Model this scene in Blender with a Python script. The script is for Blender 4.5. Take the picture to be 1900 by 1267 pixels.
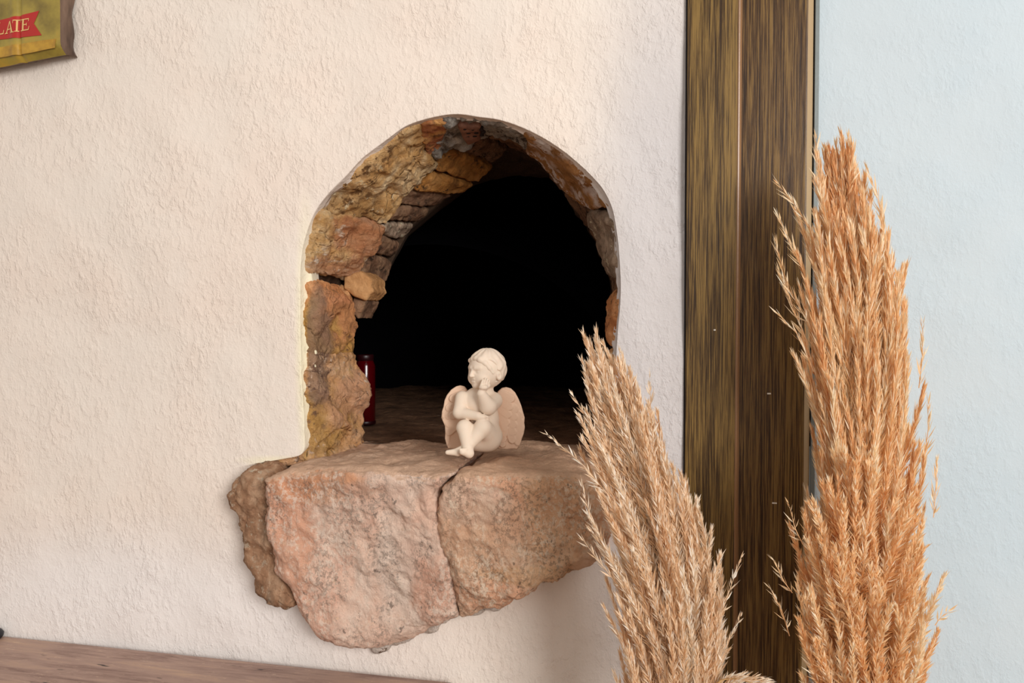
import bpy, bmesh, math, random
import numpy as np
from mathutils import Vector, Matrix, Euler

random.seed(7)
RNG = np.random.default_rng(7)
for o in list(bpy.data.objects):
    bpy.data.objects.remove(o)
SC = bpy.context.scene
COL = SC.collection

# ------------------------------------------------------------------ camera
W, H, FPX = 1900.0, 1267.0, 1400.0
YAW, PITCH, Z0 = math.radians(11.0), math.radians(1.5), 1.09
FWD = np.array([-math.sin(YAW)*math.cos(PITCH), math.cos(YAW)*math.cos(PITCH), -math.sin(PITCH)])
RGT = np.array([math.cos(YAW), math.sin(YAW), 0.0])
UPV = np.cross(RGT, FWD)
CAM = np.array([0.0, 0.0, 0.98]) - Z0*FWD
cd = bpy.data.cameras.new('camera')
cd.sensor_width = 36.0
cd.lens = FPX/W*36.0
cd.clip_start = 0.02
cam = bpy.data.objects.new('camera', cd)
COL.objects.link(cam)
cam.location = CAM
cam.rotation_euler = (math.pi/2-PITCH, 0, YAW)
SC.camera = cam

# ------------------------------------------------------------------ light
wd = bpy.data.worlds.new('world')
SC.world = wd
wd.use_nodes = True
bg = wd.node_tree.nodes['Background']
bg.inputs[0].default_value = (1.0, 0.94, 0.885, 1)
bg.inputs[1].default_value = 0.60

def area(name, loc, target, sx, sy, power, color):
    l = bpy.data.lights.new(name, 'AREA')
    l.shape = 'RECTANGLE'; l.size = sx; l.size_y = sy
    l.energy = power; l.color = color
    o = bpy.data.objects.new(name, l)
    COL.objects.link(o)
    o.location = loc
    d = Vector(target)-Vector(loc)
    o.rotation_euler = d.to_track_quat('-Z', 'Y').to_euler()
    return o
area('window_daylight', (2.3, -3.05, 1.85), (-0.2, 0.0, 0.95), 1.3, 1.4, 116, (1.0, 0.98, 0.96))

SC.view_settings.view_transform = 'Standard'
SC.view_settings.look = 'None'
SC.view_settings.gamma = 1.0
SC.view_settings.exposure = 0.0
SC.view_settings.use_curve_mapping = False

# ------------------------------------------------------------------ helpers
def ray(u, v):
    return FWD + RGT*((u-W/2)/FPX) - UPV*((v-H/2)/FPX)

def on_y(u, v, y):
    d = ray(u, v)
    return CAM + d*((y-CAM[1])/d[1])

def on_z(u, v, z):
    d = ray(u, v)
    return CAM + d*((z-CAM[2])/d[2])

def at_depth(u, v, zc):
    return CAM + ray(u, v)*zc

def lin(r, g, b):
    def f(c):
        c /= 255.0
        return c/12.92 if c <= 0.04045 else ((c+0.055)/1.055)**2.4
    return (f(r), f(g), f(b), 1.0)

_lat = RNG.random((32, 32, 32))
def vnoise(p):
    i = np.floor(p).astype(int); f = p-i
    f = f*f*(3-2*f)
    i0 = i % 32; i1 = (i+1) % 32
    def g(a, b, c): return _lat[a[:, 0], b[:, 1], c[:, 2]]
    x0 = g(i0, i0, i0)*(1-f[:, 0])+g(i1, i0, i0)*f[:, 0]
    x1 = g(i0, i1, i0)*(1-f[:, 0])+g(i1, i1, i0)*f[:, 0]
    x2 = g(i0, i0, i1)*(1-f[:, 0])+g(i1, i0, i1)*f[:, 0]
    x3 = g(i0, i1, i1)*(1-f[:, 0])+g(i1, i1, i1)*f[:, 0]
    y0 = x0*(1-f[:, 1])+x1*f[:, 1]; y1 = x2*(1-f[:, 1])+x3*f[:, 1]
    return (y0*(1-f[:, 2])+y1*f[:, 2])*2-1

def fbm(p, octv=3):
    s = 0; a = 1.0; p = np.asarray(p, float)
    for k in range(octv):
        s = s+a*vnoise(p*(2.03**k)+17.3*k); a *= 0.5
    return s

def ridged(p, octv=3):
    s = 0; a = 1.0
    for k in range(octv):
        s = s+a*(1-2*np.abs(vnoise(p*(2.03**k)+9.1*k))); a *= 0.5
    return s

def surface_nets(f, org, h):
    nx, ny, nz = f.shape
    ins = f < 0
    acc = np.zeros((nx-1, ny-1, nz-1, 3)); cnt = np.zeros((nx-1, ny-1, nz-1))
    cs = [(0, 0, 0), (1, 0, 0), (0, 1, 0), (1, 1, 0), (0, 0, 1), (1, 0, 1), (0, 1, 1), (1, 1, 1)]
    def sub(a, c): return a[c[0]:nx-1+c[0], c[1]:ny-1+c[1], c[2]:nz-1+c[2]]
    for a in range(8):
        for ax in range(3):
            if cs[a][ax]: continue
            c2 = list(cs[a]); c2[ax] = 1; c2 = tuple(c2)
            fa, fb = sub(f, cs[a]), sub(f, c2)
            m = (fa < 0) != (fb < 0)
            t = np.where(m, fa/np.where(m, fa-fb, 1), 0)
            for q in range(3):
                acc[..., q] += np.where(m, cs[a][q]+(t if q == ax else 0), 0)
            cnt += m
    act = cnt > 0
    idx = -np.ones(act.shape, int); idx[act] = np.arange(act.sum())
    ijk = np.argwhere(act)
    V = (ijk+acc[act]/cnt[act][:, None])*h+np.asarray(org)
    F = []
    for ax in range(3):
        b, c = (ax+1) % 3, (ax+2) % 3
        sl0 = [slice(None)]*3; sl1 = [slice(None)]*3
        sl0[ax] = slice(0, -1); sl1[ax] = slice(1, None)
        A, B = ins[tuple(sl0)], ins[tuple(sl1)]
        e = np.argwhere(A != B)
        e = e[(e[:, b] > 0) & (e[:, c] > 0) & (e[:, b] < f.shape[b]-1) & (e[:, c] < f.shape[c]-1)]
        flip = ~A[tuple(e.T)]
        q = []
        for db, dc in ((-1, -1), (0, -1), (0, 0), (-1, 0)):
            k = e.copy(); k[:, b] += db; k[:, c] += dc
            q.append(idx[tuple(k.T)])
        q = np.stack(q, 1)
        q[flip] = q[flip][:, ::-1]
        F.append(q)
    return V, np.concatenate(F)

def vnormals(V, F):
    n = np.cross(V[F[:, 2]]-V[F[:, 0]], V[F[:, 3 if F.shape[1] > 3 else 2]]-V[F[:, 1]])
    N = np.zeros_like(V)
    for k in range(F.shape[1]): np.add.at(N, F[:, k], n)
    return N/np.maximum(np.linalg.norm(N, axis=1, keepdims=True), 1e-12)

def make_mesh(name, V, F, smooth=True):
    me = bpy.data.meshes.new(name)
    V = np.asarray(V, np.float32); F = np.asarray(F, np.int32)
    k = F.shape[1]
    me.vertices.add(len(V)); me.vertices.foreach_set('co', V.ravel())
    me.loops.add(F.size); me.loops.foreach_set('vertex_index', F.ravel())
    me.polygons.add(len(F))
    me.polygons.foreach_set('loop_start', np.arange(0, F.size, k, dtype=np.int32))
    me.polygons.foreach_set('use_smooth', np.full(len(F), smooth))
    me.update(calc_edges=True)
    me.validate()
    return me

def link(name, me, mat=None, parent=None, world=True):
    o = bpy.data.objects.new(name, me)
    COL.objects.link(o)
    if mat and me is not None and not me.materials: me.materials.append(mat)
    if parent is not None:
        o.parent = parent
        if world:
            o.matrix_parent_inverse = Matrix.LocRotScale(parent.location, parent.rotation_euler, None).inverted()
    return o

def empty(name, loc, rz=0.0):
    o = bpy.data.objects.new(name, None)
    COL.objects.link(o)
    o.empty_display_size = 0.05
    o.location = loc; o.rotation_euler = (0, 0, rz)
    return o

def tag(o, label=None, cat=None, group=None, kind=None):
    if label: o['label'] = label
    if cat: o['category'] = cat
    if group: o['group'] = group
    if kind: o['kind'] = kind
    return o

def grid_faces(n, m, close=False):
    # n rows, m columns (columns closed if close)
    F = []
    mm = m if close else m-1
    for i in range(n-1):
        for j in range(mm):
            a = i*m+j; b = i*m+(j+1) % m
            F.append((a, b, b+m, a+m))
    return np.array(F)

def box_bm(bm, x0, x1, y0, y1, z0, z1, bevel=0.0):
    r = bmesh.ops.create_cube(bm, size=1.0)
    for v in r['verts']:
        v.co = Vector(((x0+x1)/2+v.co.x*(x1-x0), (y0+y1)/2+v.co.y*(y1-y0), (z0+z1)/2+v.co.z*(z1-z0)))
    if bevel:
        es = list({e for v in r['verts'] for e in v.link_edges})
        bmesh.ops.bevel(bm, geom=es, offset=bevel, segments=2, affect='EDGES', profile=0.5)

def bm_obj(name, bm, mat, parent=None, world=True, smooth=False):
    me = bpy.data.meshes.new(name)
    bmesh.ops.recalc_face_normals(bm, faces=bm.faces)
    bm.to_mesh(me); bm.free()
    if smooth:
        for p in me.polygons: p.use_smooth = True
    return link(name, me, mat, parent, world)

def lathe(profile, n=32):
    V = []; m = n
    for r, z in profile:
        for k in range(n):
            a = 2*math.pi*k/n
            V.append((r*math.cos(a), r*math.sin(a), z))
    return np.array(V), grid_faces(len(profile), n, True)

# ------------------------------------------------------------------ materials
class NT:
    def __init__(s, name):
        s.m = bpy.data.materials.new(name); s.m.use_nodes = True
        s.t = s.m.node_tree; s.b = s.t.nodes['Principled BSDF']
        s.out = s.t.nodes['Material Output']
        s.co = s.t.nodes.new('ShaderNodeTexCoord').outputs['Object']
    def new(s, typ, **kw):
        n = s.t.nodes.new(typ)
        for k, v in kw.items():
            if k in n.inputs: s.put(n.inputs[k], v)
            else: setattr(n, k, v)
        return n
    def put(s, sock, v):
        if isinstance(v, bpy.types.NodeSocket): s.t.links.new(v, sock)
        else: sock.default_value = v
    def map(s, scale, loc=(0, 0, 0), rot=(0, 0, 0), co=None):
        n = s.t.nodes.new('ShaderNodeMapping')
        s.put(n.inputs[0], co or s.co)
        n.inputs['Scale'].default_value = scale; n.inputs['Location'].default_value = loc
        n.inputs['Rotation'].default_value = rot
        return n.outputs[0]
    def noise(s, scale, detail=4, rough=0.55, vec=None, dist=0.0):
        n = s.new('ShaderNodeTexNoise', Scale=scale, Detail=detail, Roughness=rough, Distortion=dist)
        s.put(n.inputs['Vector'], vec or s.co)
        return n.outputs['Fac']
    def voro(s, scale, vec=None, feat='F1'):
        n = s.t.nodes.new('ShaderNodeTexVoronoi'); n.feature = feat
        n.inputs['Scale'].default_value = scale
        s.put(n.inputs['Vector'], vec or s.co)
        return n.outputs['Distance']
    def ramp(s, fac, stops):
        n = s.t.nodes.new('ShaderNodeValToRGB')
        s.put(n.inputs[0], fac)
        el = n.color_ramp.elements
        while len(el) < len(stops): el.new(0.5)
        for e, (p, c) in zip(el, stops):
            e.position = p
            e.color = c if isinstance(c, tuple) else (c, c, c, 1)
        return n.outputs[0]
    def mix(s, fac, a, b, mode='MIX'):
        n = s.t.nodes.new('ShaderNodeMix'); n.data_type = 'RGBA'; n.blend_type = mode
        s.put(n.inputs[0], fac); s.put(n.inputs[6], a); s.put(n.inputs[7], b)
        return n.outputs[2]
    def math(s, op, a, b=0.0, clamp=False):
        n = s.t.nodes.new('ShaderNodeMath'); n.operation = op; n.use_clamp = clamp
        s.put(n.inputs[0], a); s.put(n.inputs[1], b)
        return n.outputs[0]
    def sep(s, v=None):
        n = s.t.nodes.new('ShaderNodeSeparateXYZ'); s.put(n.inputs[0], v or s.co)
        return n.outputs
    def rng(s, v, a, b, c=0.0, d=1.0):
        n = s.t.nodes.new('ShaderNodeMapRange'); n.interpolation_type = 'SMOOTHSTEP'
        s.put(n.inputs[0], v)
        for k, x in enumerate((a, b, c, d)): n.inputs[k+1].default_value = x
        return n.outputs[0]
    def patch(s, centre, radii, soft=0.45, wob=0.5, wscale=22):
        """ragged blotch mask around a place on the stone"""
        mp = s.t.nodes.new('ShaderNodeVectorMath'); mp.operation = 'SUBTRACT'
        s.put(mp.inputs[0], s.co); mp.inputs[1].default_value = tuple(centre)
        dv = s.t.nodes.new('ShaderNodeVectorMath'); dv.operation = 'DIVIDE'
        s.put(dv.inputs[0], mp.outputs[0]); dv.inputs[1].default_value = tuple(radii)
        ln = s.t.nodes.new('ShaderNodeVectorMath'); ln.operation = 'LENGTH'
        s.put(ln.inputs[0], dv.outputs[0])
        w = s.math('MULTIPLY', s.math('SUBTRACT', s.noise(wscale, 4, 0.65), 0.5), wob*2.5)
        return s.rng(s.math('ADD', ln.outputs[1], w), 1.0+soft/2, 1.0-soft/2)
    def bump(s, h, strength, dist, normal=None):
        n = s.new('ShaderNodeBump', Strength=strength, Distance=dist)
        s.put(n.inputs['Height'], h)
        if normal: s.put(n.inputs['Normal'], normal)
        return n.outputs[0]
    def fin(s, color, rough=0.8, normal=None, spec=0.3, **kw):
        s.put(s.b.inputs['Base Color'], color)
        s.put(s.b.inputs['Roughness'], rough)
        s.put(s.b.inputs['Specular IOR Level'], spec)
        if normal: s.put(s.b.inputs['Normal'], normal)
        for k, v in kw.items(): s.put(s.b.inputs[k], v)
        return s.m

def rock_mat(name, stops, scale=14, vec_scale=(1, 1, 1), specks=None, flecks=None, patches=(), cracks=0.0, top=None, bump=1.0, rough=0.88, fine=70):
    s = NT(name)
    v = s.map(vec_scale)
    c = s.ramp(s.noise(scale, 6, 0.62, v, 0.6), stops)
    for cen, rad, colr, amt in patches:
        f = s.math('MULTIPLY', s.patch(cen, rad), amt)
        varied = s.mix(s.math('MULTIPLY', s.noise(scale*3, 5, 0.7), 0.35), colr, c)
        c = s.mix(f, c, varied)
    if specks:      # dark lichen / soot grains
        colr, sc, lo, hi, big = specks
        g = s.noise(sc, 5, 0.72, v)
        bigm = s.rng(s.noise(big, 3, 0.5, v, 0.3), 0.40, 0.62)
        c = s.mix(s.math('MULTIPLY', s.rng(g, lo, hi), bigm), c, colr)
    if flecks:
        colr, sc, lo, hi, big = flecks
        g = s.noise(sc, 5, 0.7, s.map(vec_scale, (3.1, 1.7, 5.3)))
        bigm = s.rng(s.noise(big, 3, 0.5, s.map(vec_scale, (1.3, 7, 2.2))), 0.42, 0.6)
        c = s.mix(s.math('MULTIPLY', s.rng(g, lo, hi), bigm), c, colr)
    if top:         # dust settled on the upward faces
        colr, amt = top
        g = s.t.nodes.new('ShaderNodeNewGeometry')
        nz = s.sep(g.outputs['True Normal'])[2]
        dust = s.mix(s.rng(s.noise(40, 5, 0.7), 0.35, 0.7), colr, tuple(x*0.80 for x in colr[:3])+(1,))
        c = s.mix(s.math('MULTIPLY', s.rng(nz, 0.35, 0.8), amt), c, dust)
    h1 = s.noise(fine, 8, 0.68, v, 0.4)
    n = s.bump(h1, min(1.0, 0.9*bump), 0.012*bump)
    h2 = s.noise(fine*4.2, 5, 0.7)
    n = s.bump(h2, 0.6*min(1, bump), 0.003*bump, n)
    if cracks:
        w = s.t.nodes.new('ShaderNodeVectorMath'); w.operation = 'ADD'
        nn = s.new('ShaderNodeTexNoise', Scale=9.0, Detail=4.0); s.put(nn.inputs['Vector'], s.co)
        s.put(w.inputs[0], s.co)
        sc = s.t.nodes.new('ShaderNodeVectorMath'); sc.operation = 'SCALE'; sc.inputs['Scale'].default_value = 0.10
        s.put(sc.inputs[0], nn.outputs['Color']); s.put(w.inputs[1], sc.outputs[0])
        e = s.voro(16, w.outputs[0], 'DISTANCE_TO_EDGE')
        line = s.rng(e, 0.0, 0.05, 1.0, 0.0)
        line = s.math('MULTIPLY', line, s.rng(s.noise(13), 0.45, 0.6))
        n = s.bump(s.math('SUBTRACT', 1.0, line), cracks, 0.01, n)
    return s.fin(c, rough, n, 0.2)

def plaster_mat(name, base, tint, patches=(), bump=1.0):
    s = NT(name)
    c = s.mix(s.rng(s.noise(3.5, 4, 0.6), 0.35, 0.7), base, tint)
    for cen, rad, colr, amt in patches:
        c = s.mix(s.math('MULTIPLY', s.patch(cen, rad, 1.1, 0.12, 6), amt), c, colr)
    n = s.bump(s.noise(14, 3, 0.5), 0.4*bump, 0.008)
    rag = s.noise(105, 4, 0.62, s.map((1.0, 1.0, 0.6), rot=(0, 0.5, 0)), 0.25)
    rag = s.math('MULTIPLY', s.rng(rag, 0.42, 0.72), s.rng(s.noise(7, 3), 0.30, 0.68, 0.25, 1.0))
    n = s.bump(rag, 0.46*bump, 0.0032, n)
    n = s.bump(s.noise(300, 4, 0.65), 0.40*bump, 0.0018, n)
    return s.fin(c, 0.72, n, 0.25)

def wood_mat(name, dark, mid, light, axis=2, rough=0.35, fine=1.0, coat=0.0):
    s = NT(name)
    def st(a, b):
        v = [a, a, a]; v[axis] = b
        return tuple(v)
    g1 = s.noise(1.0, 5, 0.7, s.map(st(520*fine, 11*fine)), 0.2)
    g2 = s.noise(1.0, 3, 0.55, s.map(st(55*fine, 1.6*fine)), 0.6)
    c = s.ramp(s.math('ADD', s.math('MULTIPLY', g1, 0.75), s.math('MULTIPLY', g2, 0.28)),
               [(0.42, dark), (0.50, mid), (0.585, light)])
    n = s.bump(g1, 0.18, 0.0015)
    return s.fin(c, rough, n, 0.22)

def plain(name, col, rough=0.6, **kw):
    s = NT(name)
    c = s.mix(s.math('MULTIPLY', s.noise(60, 4), 0.25), col, tuple(x*0.7 for x in col[:3])+(1,))
    return s.fin(c, rough, s.bump(s.noise(180, 4), 0.15, 0.001), 0.4, **kw)

# ================================================================== SETTING
def resample(pts, n):
    pts = np.asarray(pts, float)
    d = np.concatenate([[0], np.cumsum(np.linalg.norm(np.diff(pts, axis=0), axis=1))])
    t = np.linspace(0, d[-1], n)
    return np.stack([np.interp(t, d, pts[:, k]) for k in range(pts.shape[1])], 1), t

# contour pairs of the oven mouth: (plaster edge px at y=.018) -> (inner edge px of the stones at y=.17)
PAIRS = [((581, 868), (672, 850)), ((581, 835), (672, 818)), ((578, 770), (676, 765)), ((580, 730), (681, 728)), ((580, 680), (668, 687)),
 ((579, 640), (657, 646)), ((578, 600), (661, 611)), ((577, 560), (663, 565)), ((574, 515), (641, 524)),
 ((569, 489), (668, 499)), ((574, 455), (693, 465)), ((582, 423), (710, 437)), ((592, 388), (716, 418)),
 ((616, 354), (734, 392)), ((644, 336), (745, 364)), ((686, 298), (776, 340)), ((714, 267), (797, 315)),
 ((745, 239), (812, 303)), ((783, 227), (826, 288)), ((811, 223), (842, 284)), ((835, 223), (860, 283)),
 ((852, 216), (873, 281)), ((884, 222), (890, 270)), ((915, 225), (915, 262)), ((950, 237), (945, 267)),
 ((977, 249), (974, 278)), ((1009, 267), (991, 292)), ((1043, 291), (1009, 313)), ((1078, 322), (1030, 338)),
 ((1109, 354), (1056, 362)), ((1127, 388), (1078, 382)), ((1132, 420), (1096, 415)), ((1138, 445), (1110, 440)),
 ((1141, 475), (1117, 468)), ((1144, 513), (1131, 503)), ((1144, 540), (1141, 530)), ((1142, 570), (1136, 565)),
 ((1138, 600), (1133, 598)), ((1135, 640), (1131, 640)), ((1133, 720), (1128, 720)), ((1130, 835), (1122, 835))]
# wider, softly rounded front edge of the plaster (px at y=0) paired with the broken inner plaster edge (px at y=.018)
LIP = [((562, 845), (578, 815)), ((560, 775), (576, 775)), ((555, 700), (580, 720)), ((553, 620), (580, 650)), ((553, 555), (577, 555)),
 ((553, 500), (573, 515)), ((557, 460), (571, 480)), ((568, 420), (582, 423)), ((583, 386), (592, 388)), ((609, 353), (614, 357)),
 ((636, 328), (644, 336)), ((668, 291), (684, 300)), ((712, 259), (716, 266)), ((748, 231), (748, 238)), ((783, 219), (783, 227)), ((818, 211), (815, 223)),
 ((849, 208), (852, 216)), ((887, 215), (886, 222)), ((920, 218), (917, 226)), ((955, 229), (952, 238)), ((983, 241), (978, 250)), ((1015, 258), (1010, 268)),
 ((1050, 282), (1044, 292)), ((1087, 314), (1079, 323)), ((1119, 348), (1110, 356)), ((1137, 385), (1128, 390)),
 ((1146, 440), (1138, 442)), ((1150, 490), (1142, 490)), ((1152, 530), (1144, 535)), ((1150, 575), (1142, 575)), ((1146, 610), (1138, 610)),
 ((1143, 660), (1135, 660)), ((1138, 760), (1130, 760)), ((1135, 850), (1126, 850)), ((1128, 950), (1110, 940)), ((1085, 1035), (1070, 1000)),
 ((1000, 1070), (990, 1040)), ((900, 1125), (890, 1090)), ((800, 1160), (790, 1120)), ((680, 1190), (680, 1140)), ((600, 1165), (610, 1120)),
 ((530, 1075), (550, 1040)), ((465, 980), (490, 960)), ((445, 900), (470, 910)), ((462, 866), (478, 880)), ((500, 856), (505, 868)), ((535, 851), (540, 862))]

XL, XR = -1.45, float(on_y(1271, 633, 0)[0])
ZT = 2.2
P_WOOD_X0 = XR
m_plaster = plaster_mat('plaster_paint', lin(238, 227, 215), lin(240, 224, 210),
    patches=[(on_y(250, 1150, 0), (0.40, 0.2, 0.13), lin(242, 236, 232), 0.8),
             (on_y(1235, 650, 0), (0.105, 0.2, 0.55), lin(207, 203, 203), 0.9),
             (on_y(566, 640, 0), (0.016, 0.1, 0.17), lin(246, 238, 200), 0.8), (on_y(520, 858, 0), (0.06, 0.1, 0.008), lin(246, 236, 204), 0.7)])
def plaster_y(P):
    q = np.stack([P[:, 0]*2.1, np.zeros(len(P)), P[:, 2]*2.1], 1)
    y = 0.010*fbm(q+3.3, 2)+0.0018*fbm(q*7, 2)
    return y
N = 420
lo, _ = resample([on_y(*a, 0.0) for a, b in LIP]+[on_y(*LIP[0][0], 0.0)], N+1)
li, _ = resample([on_y(*b, 0.018) for a, b in LIP]+[on_y(*LIP[0][1], 0.018)], N+1)
lo, li = lo[:-1], li[:-1]
def blur(a, k=2):
    for _ in range(k):
        a = (np.roll(a, 1, 0)+2*a+np.roll(a, -1, 0))/4
    return a
lo = blur(lo, 6); li = blur(li, 1)
# ragged inner edge
cen = np.array([float(on_y(850, 802, 0)[0]), 0, float(on_y(850, 802, 0)[2])])
dirv = (li-cen); dirv[:, 1] = 0; dirv /= np.linalg.norm(dirv, axis=1, keepdims=True)
li += dirv*(0.0028*fbm(li*90, 3)[:, None])
# outer rectangle along the same directions
ang = np.arctan2(lo[:, 2]-cen[2], lo[:, 0]-cen[0])
rect = []
ang = np.unwrap(ang)
ang = np.minimum.accumulate(ang)-np.linspace(0, 1e-3, N)
for a in ang:
    dx, dz = math.cos(a), math.sin(a)
    t = min(((XR if dx > 0 else XL)-cen[0])/dx if abs(dx) > 1e-9 else 1e9, ((ZT if dz > 0 else 0.0)-cen[2])/dz if abs(dz) > 1e-9 else 1e9)
    rect.append((cen[0]+dx*t, 0, cen[2]+dz*t))
rect = np.array(rect)
for cx_, cz_ in ((XL, 0), (XL, ZT), (XR, 0), (XR, ZT)):      # pull the nearest ray onto each corner
    k = np.argmin(np.abs((ang-math.atan2(cz_-cen[2], cx_-cen[0])+math.pi) % (2*math.pi)-math.pi))
    rect[k] = (cx_, 0, cz_)
rows = []
back = li+dirv*0.010; back[:, 1] = 0.06
rows.append(back)
rows.append(li+np.array([0, 0.006, 0]))
rows.append(li)
for t in (0.12, 0.25, 0.4, 0.55, 0.7, 0.82, 0.92):      # rounded lip
    a = t*math.pi/2
    q = li+(lo-li)*math.sin(a)**1.0
    q = np.array(q); q[:, 1] = 0.018*(1-math.sin(a)) if False else 0.018*(math.cos(a))**1.3
    rows.append(q)
NT_ = 70
for k in range(NT_+1):
    t = (k/NT_)**1.5
    q = lo+(rect-lo)*t
    q[:, 1] = 0
    rows.append(q)
nlip = len(rows)-(NT_+1)
R_ = np.concatenate(rows)
w = np.concatenate([np.zeros(2*N)]+[np.full(N, 0.6)]+[np.full(N, 0.8)]*(nlip-3)+[np.full(N, 1.0)]*(NT_+1))
edge = np.clip(np.linalg.norm((R_-np.tile(lo, (len(rows), 1))), axis=1)/0.08, 0, 1)
R_[:, 1] += w*plaster_y(R_)*(0.15+0.85*edge)
# the wall curls in very softly around the arch
d = np.linalg.norm(R_-np.tile(lo, (len(rows), 1)), axis=1)
soft = np.full(len(R_), 0.006); soft[nlip*N:] = 0.006*np.exp(-(d[nlip*N:]/0.03))
R_[:, 1] += soft
FW = grid_faces(len(rows), N, True)
V = R_
# solid masonry behind the plaster (keeps daylight out of the oven)
b0 = len(V)
YB = 1.35
V = np.concatenate([V, np.array([(XL, 0.03, 0), (1.5, 0.03, 0), (1.5, 0.03, ZT), (XL, 0.03, ZT), (XL, YB, 0), (1.5, YB, 0), (1.5, YB, ZT), (XL, YB, ZT)], float)])
FB = np.array([(4, 5, 6, 7), (0, 4, 7, 3), (1, 2, 6, 5), (3, 7, 6, 2), (0, 1, 5, 4)])+b0
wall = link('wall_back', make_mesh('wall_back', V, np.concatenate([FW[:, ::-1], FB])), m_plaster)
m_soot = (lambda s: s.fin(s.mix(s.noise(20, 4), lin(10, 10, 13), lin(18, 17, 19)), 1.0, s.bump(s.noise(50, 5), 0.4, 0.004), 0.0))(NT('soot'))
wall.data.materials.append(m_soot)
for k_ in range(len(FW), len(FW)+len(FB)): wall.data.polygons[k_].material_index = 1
tag(wall, 'warm white rough plaster wall around the arched opening', kind='structure')

# right wall, pale blue grey paint
xw0 = float(on_y(1500, 633, 0)[0])
m_blue = plaster_mat('pale_blue_paint', lin(198, 209, 214), lin(192, 206, 213), bump=0.45)
xs = np.linspace(xw0, 1.5, 90); zs = np.linspace(0, ZT, 200)
G = np.array([(x, 0.0, z) for z in zs for x in xs])
G[:, 1] = 0.6*plaster_y(G)+0.004
wr = link('wall_right', make_mesh('wall_right', G, grid_faces(200, 90)), m_blue)
tag(wr, 'pale blue grey painted wall right of the wooden trim', kind='structure')

# floor
m_floor = wood_mat('floor_boards', lin(88, 66, 50), lin(120, 92, 70), lin(150, 118, 92), 0, 0.5, 0.2)
fl = link('floor', make_mesh('floor', np.array([(-3, -3.2, 0), (3, -3.2, 0), (3, 0.05, 0), (-3, 0.05, 0)], float), np.array([(0, 1, 2, 3)])), m_floor)
tag(fl, 'brown boarded floor below the bench', kind='structure')

# wooden trim: two laminated boards, a bevelled edge, a pale edge strip and a grey metal strip
m_wood = wood_mat('brown_grained_laminate', lin(54, 38, 22), lin(92, 70, 39), lin(134, 106, 58), 2, 0.34)
m_wood2 = wood_mat('dark_grained_laminate', lin(50, 34, 21), lin(86, 62, 36), lin(124, 96, 54), 2, 0.34)
m_bead = plain('bead_painted_highlight', lin(150, 112, 78), 0.3)  # highlight along the ridge put into the bead's paler colour
m_edge = plain('pale_edge_veneer', lin(176, 150, 112), 0.4)
m_grey = plain('grey_metal_strip', lin(120, 126, 124), 0.4, Metallic=0.3)
m_dark = plain('dark_gap', lin(28, 22, 26), 0.8)
def px_x(u, y): return float(on_y(u, 600, y)[0])
trim = tag(empty('trim_1', (px_x(1380, 0), 0, 0)), 'tall dark brown wood grain trim between the two walls', kind='structure')
def tbox(name, u0, u1, yf, mat, bevel=0.0015, yb=0.02):
    bm = bmesh.new(); box_bm(bm, px_x(u0, yf), px_x(u1, yf), yf, yb, 0, ZT, bevel)
    return bm_obj(name, bm, mat, trim)
def tprism(name, pts, mat):
    bm = bmesh.new()
    lo_ = [bm.verts.new((x, y, 0)) for x, y in pts]; hi_ = [bm.verts.new((x, y, ZT)) for x, y in pts]
    n = len(pts)
    bm.faces.new(lo_); bm.faces.new(hi_[::-1])
    for i in range(n): bm.faces.new((lo_[i], lo_[(i+1) % n], hi_[(i+1) % n], hi_[i]))
    return bm_obj(name, bm, mat, trim)
tbox('gap_liner', 1269.5, 1273, -0.004, m_dark, 0)
x0, x1, x2 = px_x(1272.5, -0.008), px_x(1365, -0.008), px_x(1373, -0.004)
tprism('board', [(x0, 0.02), (x0, -0.007), (x0+0.001, -0.008), (x1, -0.008), (x1, 0.02)], m_wood)
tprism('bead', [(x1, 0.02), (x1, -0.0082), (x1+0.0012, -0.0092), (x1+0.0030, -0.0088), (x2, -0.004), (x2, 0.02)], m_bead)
x3, x4 = px_x(1494, -0.005), px_x(1504, -0.002)
tprism('board', [(x2, 0.02), (x2, -0.0038), (x3-0.002, -0.005), (x3, -0.0045), (x3, 0.02)], m_wood2)
tprism('edge_strip', [(x3, 0.02), (x3, -0.0044), (x4, -0.001), (x4, 0.02)], m_edge)
tbox('gap_liner', 1503.5, 1507.5, 0.001, m_dark, 0)
tbox('metal_strip', 1507, 1515, -0.004, m_grey, 0.0006)

m_chip = plain('white_chip', lin(232, 224, 210), 0.6)
for u, v, w_, par, yy in ((1427, 730, 7, trim, -0.0046), (1437, 933, 9, trim, -0.0046), (1326, 612, 4, trim, -0.0081)):
    a = on_y(u-w_/2, v, yy); b = on_y(u+w_/2, v, yy)
    bm = bmesh.new(); box_bm(bm, a[0], b[0], yy-0.0006, yy+0.001, a[2]-0.0011, a[2]+0.0009, 0.0003)
    bm_obj('paint_chip', bm, m_chip, par)

# ================================================================== STONE LEDGE
ZL = float(on_y(850, 853, 0.0)[2])        # height of the ledge top

def poly_sdf(px, pz, poly):
    d = np.full(px.shape, 1e9); sgn = np.ones(px.shape)
    n = len(poly)
    for i in range(n):
        ax, az = poly[i]; bx, bz = poly[i-1]
        ex, ez = bx-ax, bz-az
        wx, wz = px-ax, pz-az
        t = np.clip((wx*ex+wz*ez)/(ex*ex+ez*ez), 0, 1)
        d = np.minimum(d, (wx-ex*t)**2+(wz-ez*t)**2)
        c = (az <= pz) != (bz <= pz)
        with np.errstate(divide='ignore', invalid='ignore'):
            xi = ax+(pz-az)*(bx-ax)/np.where(bz == az, 1e-12, bz-az)
        sgn = np.where(c & (px < xi), -sgn, sgn)
    return sgn*np.sqrt(d)

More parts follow.
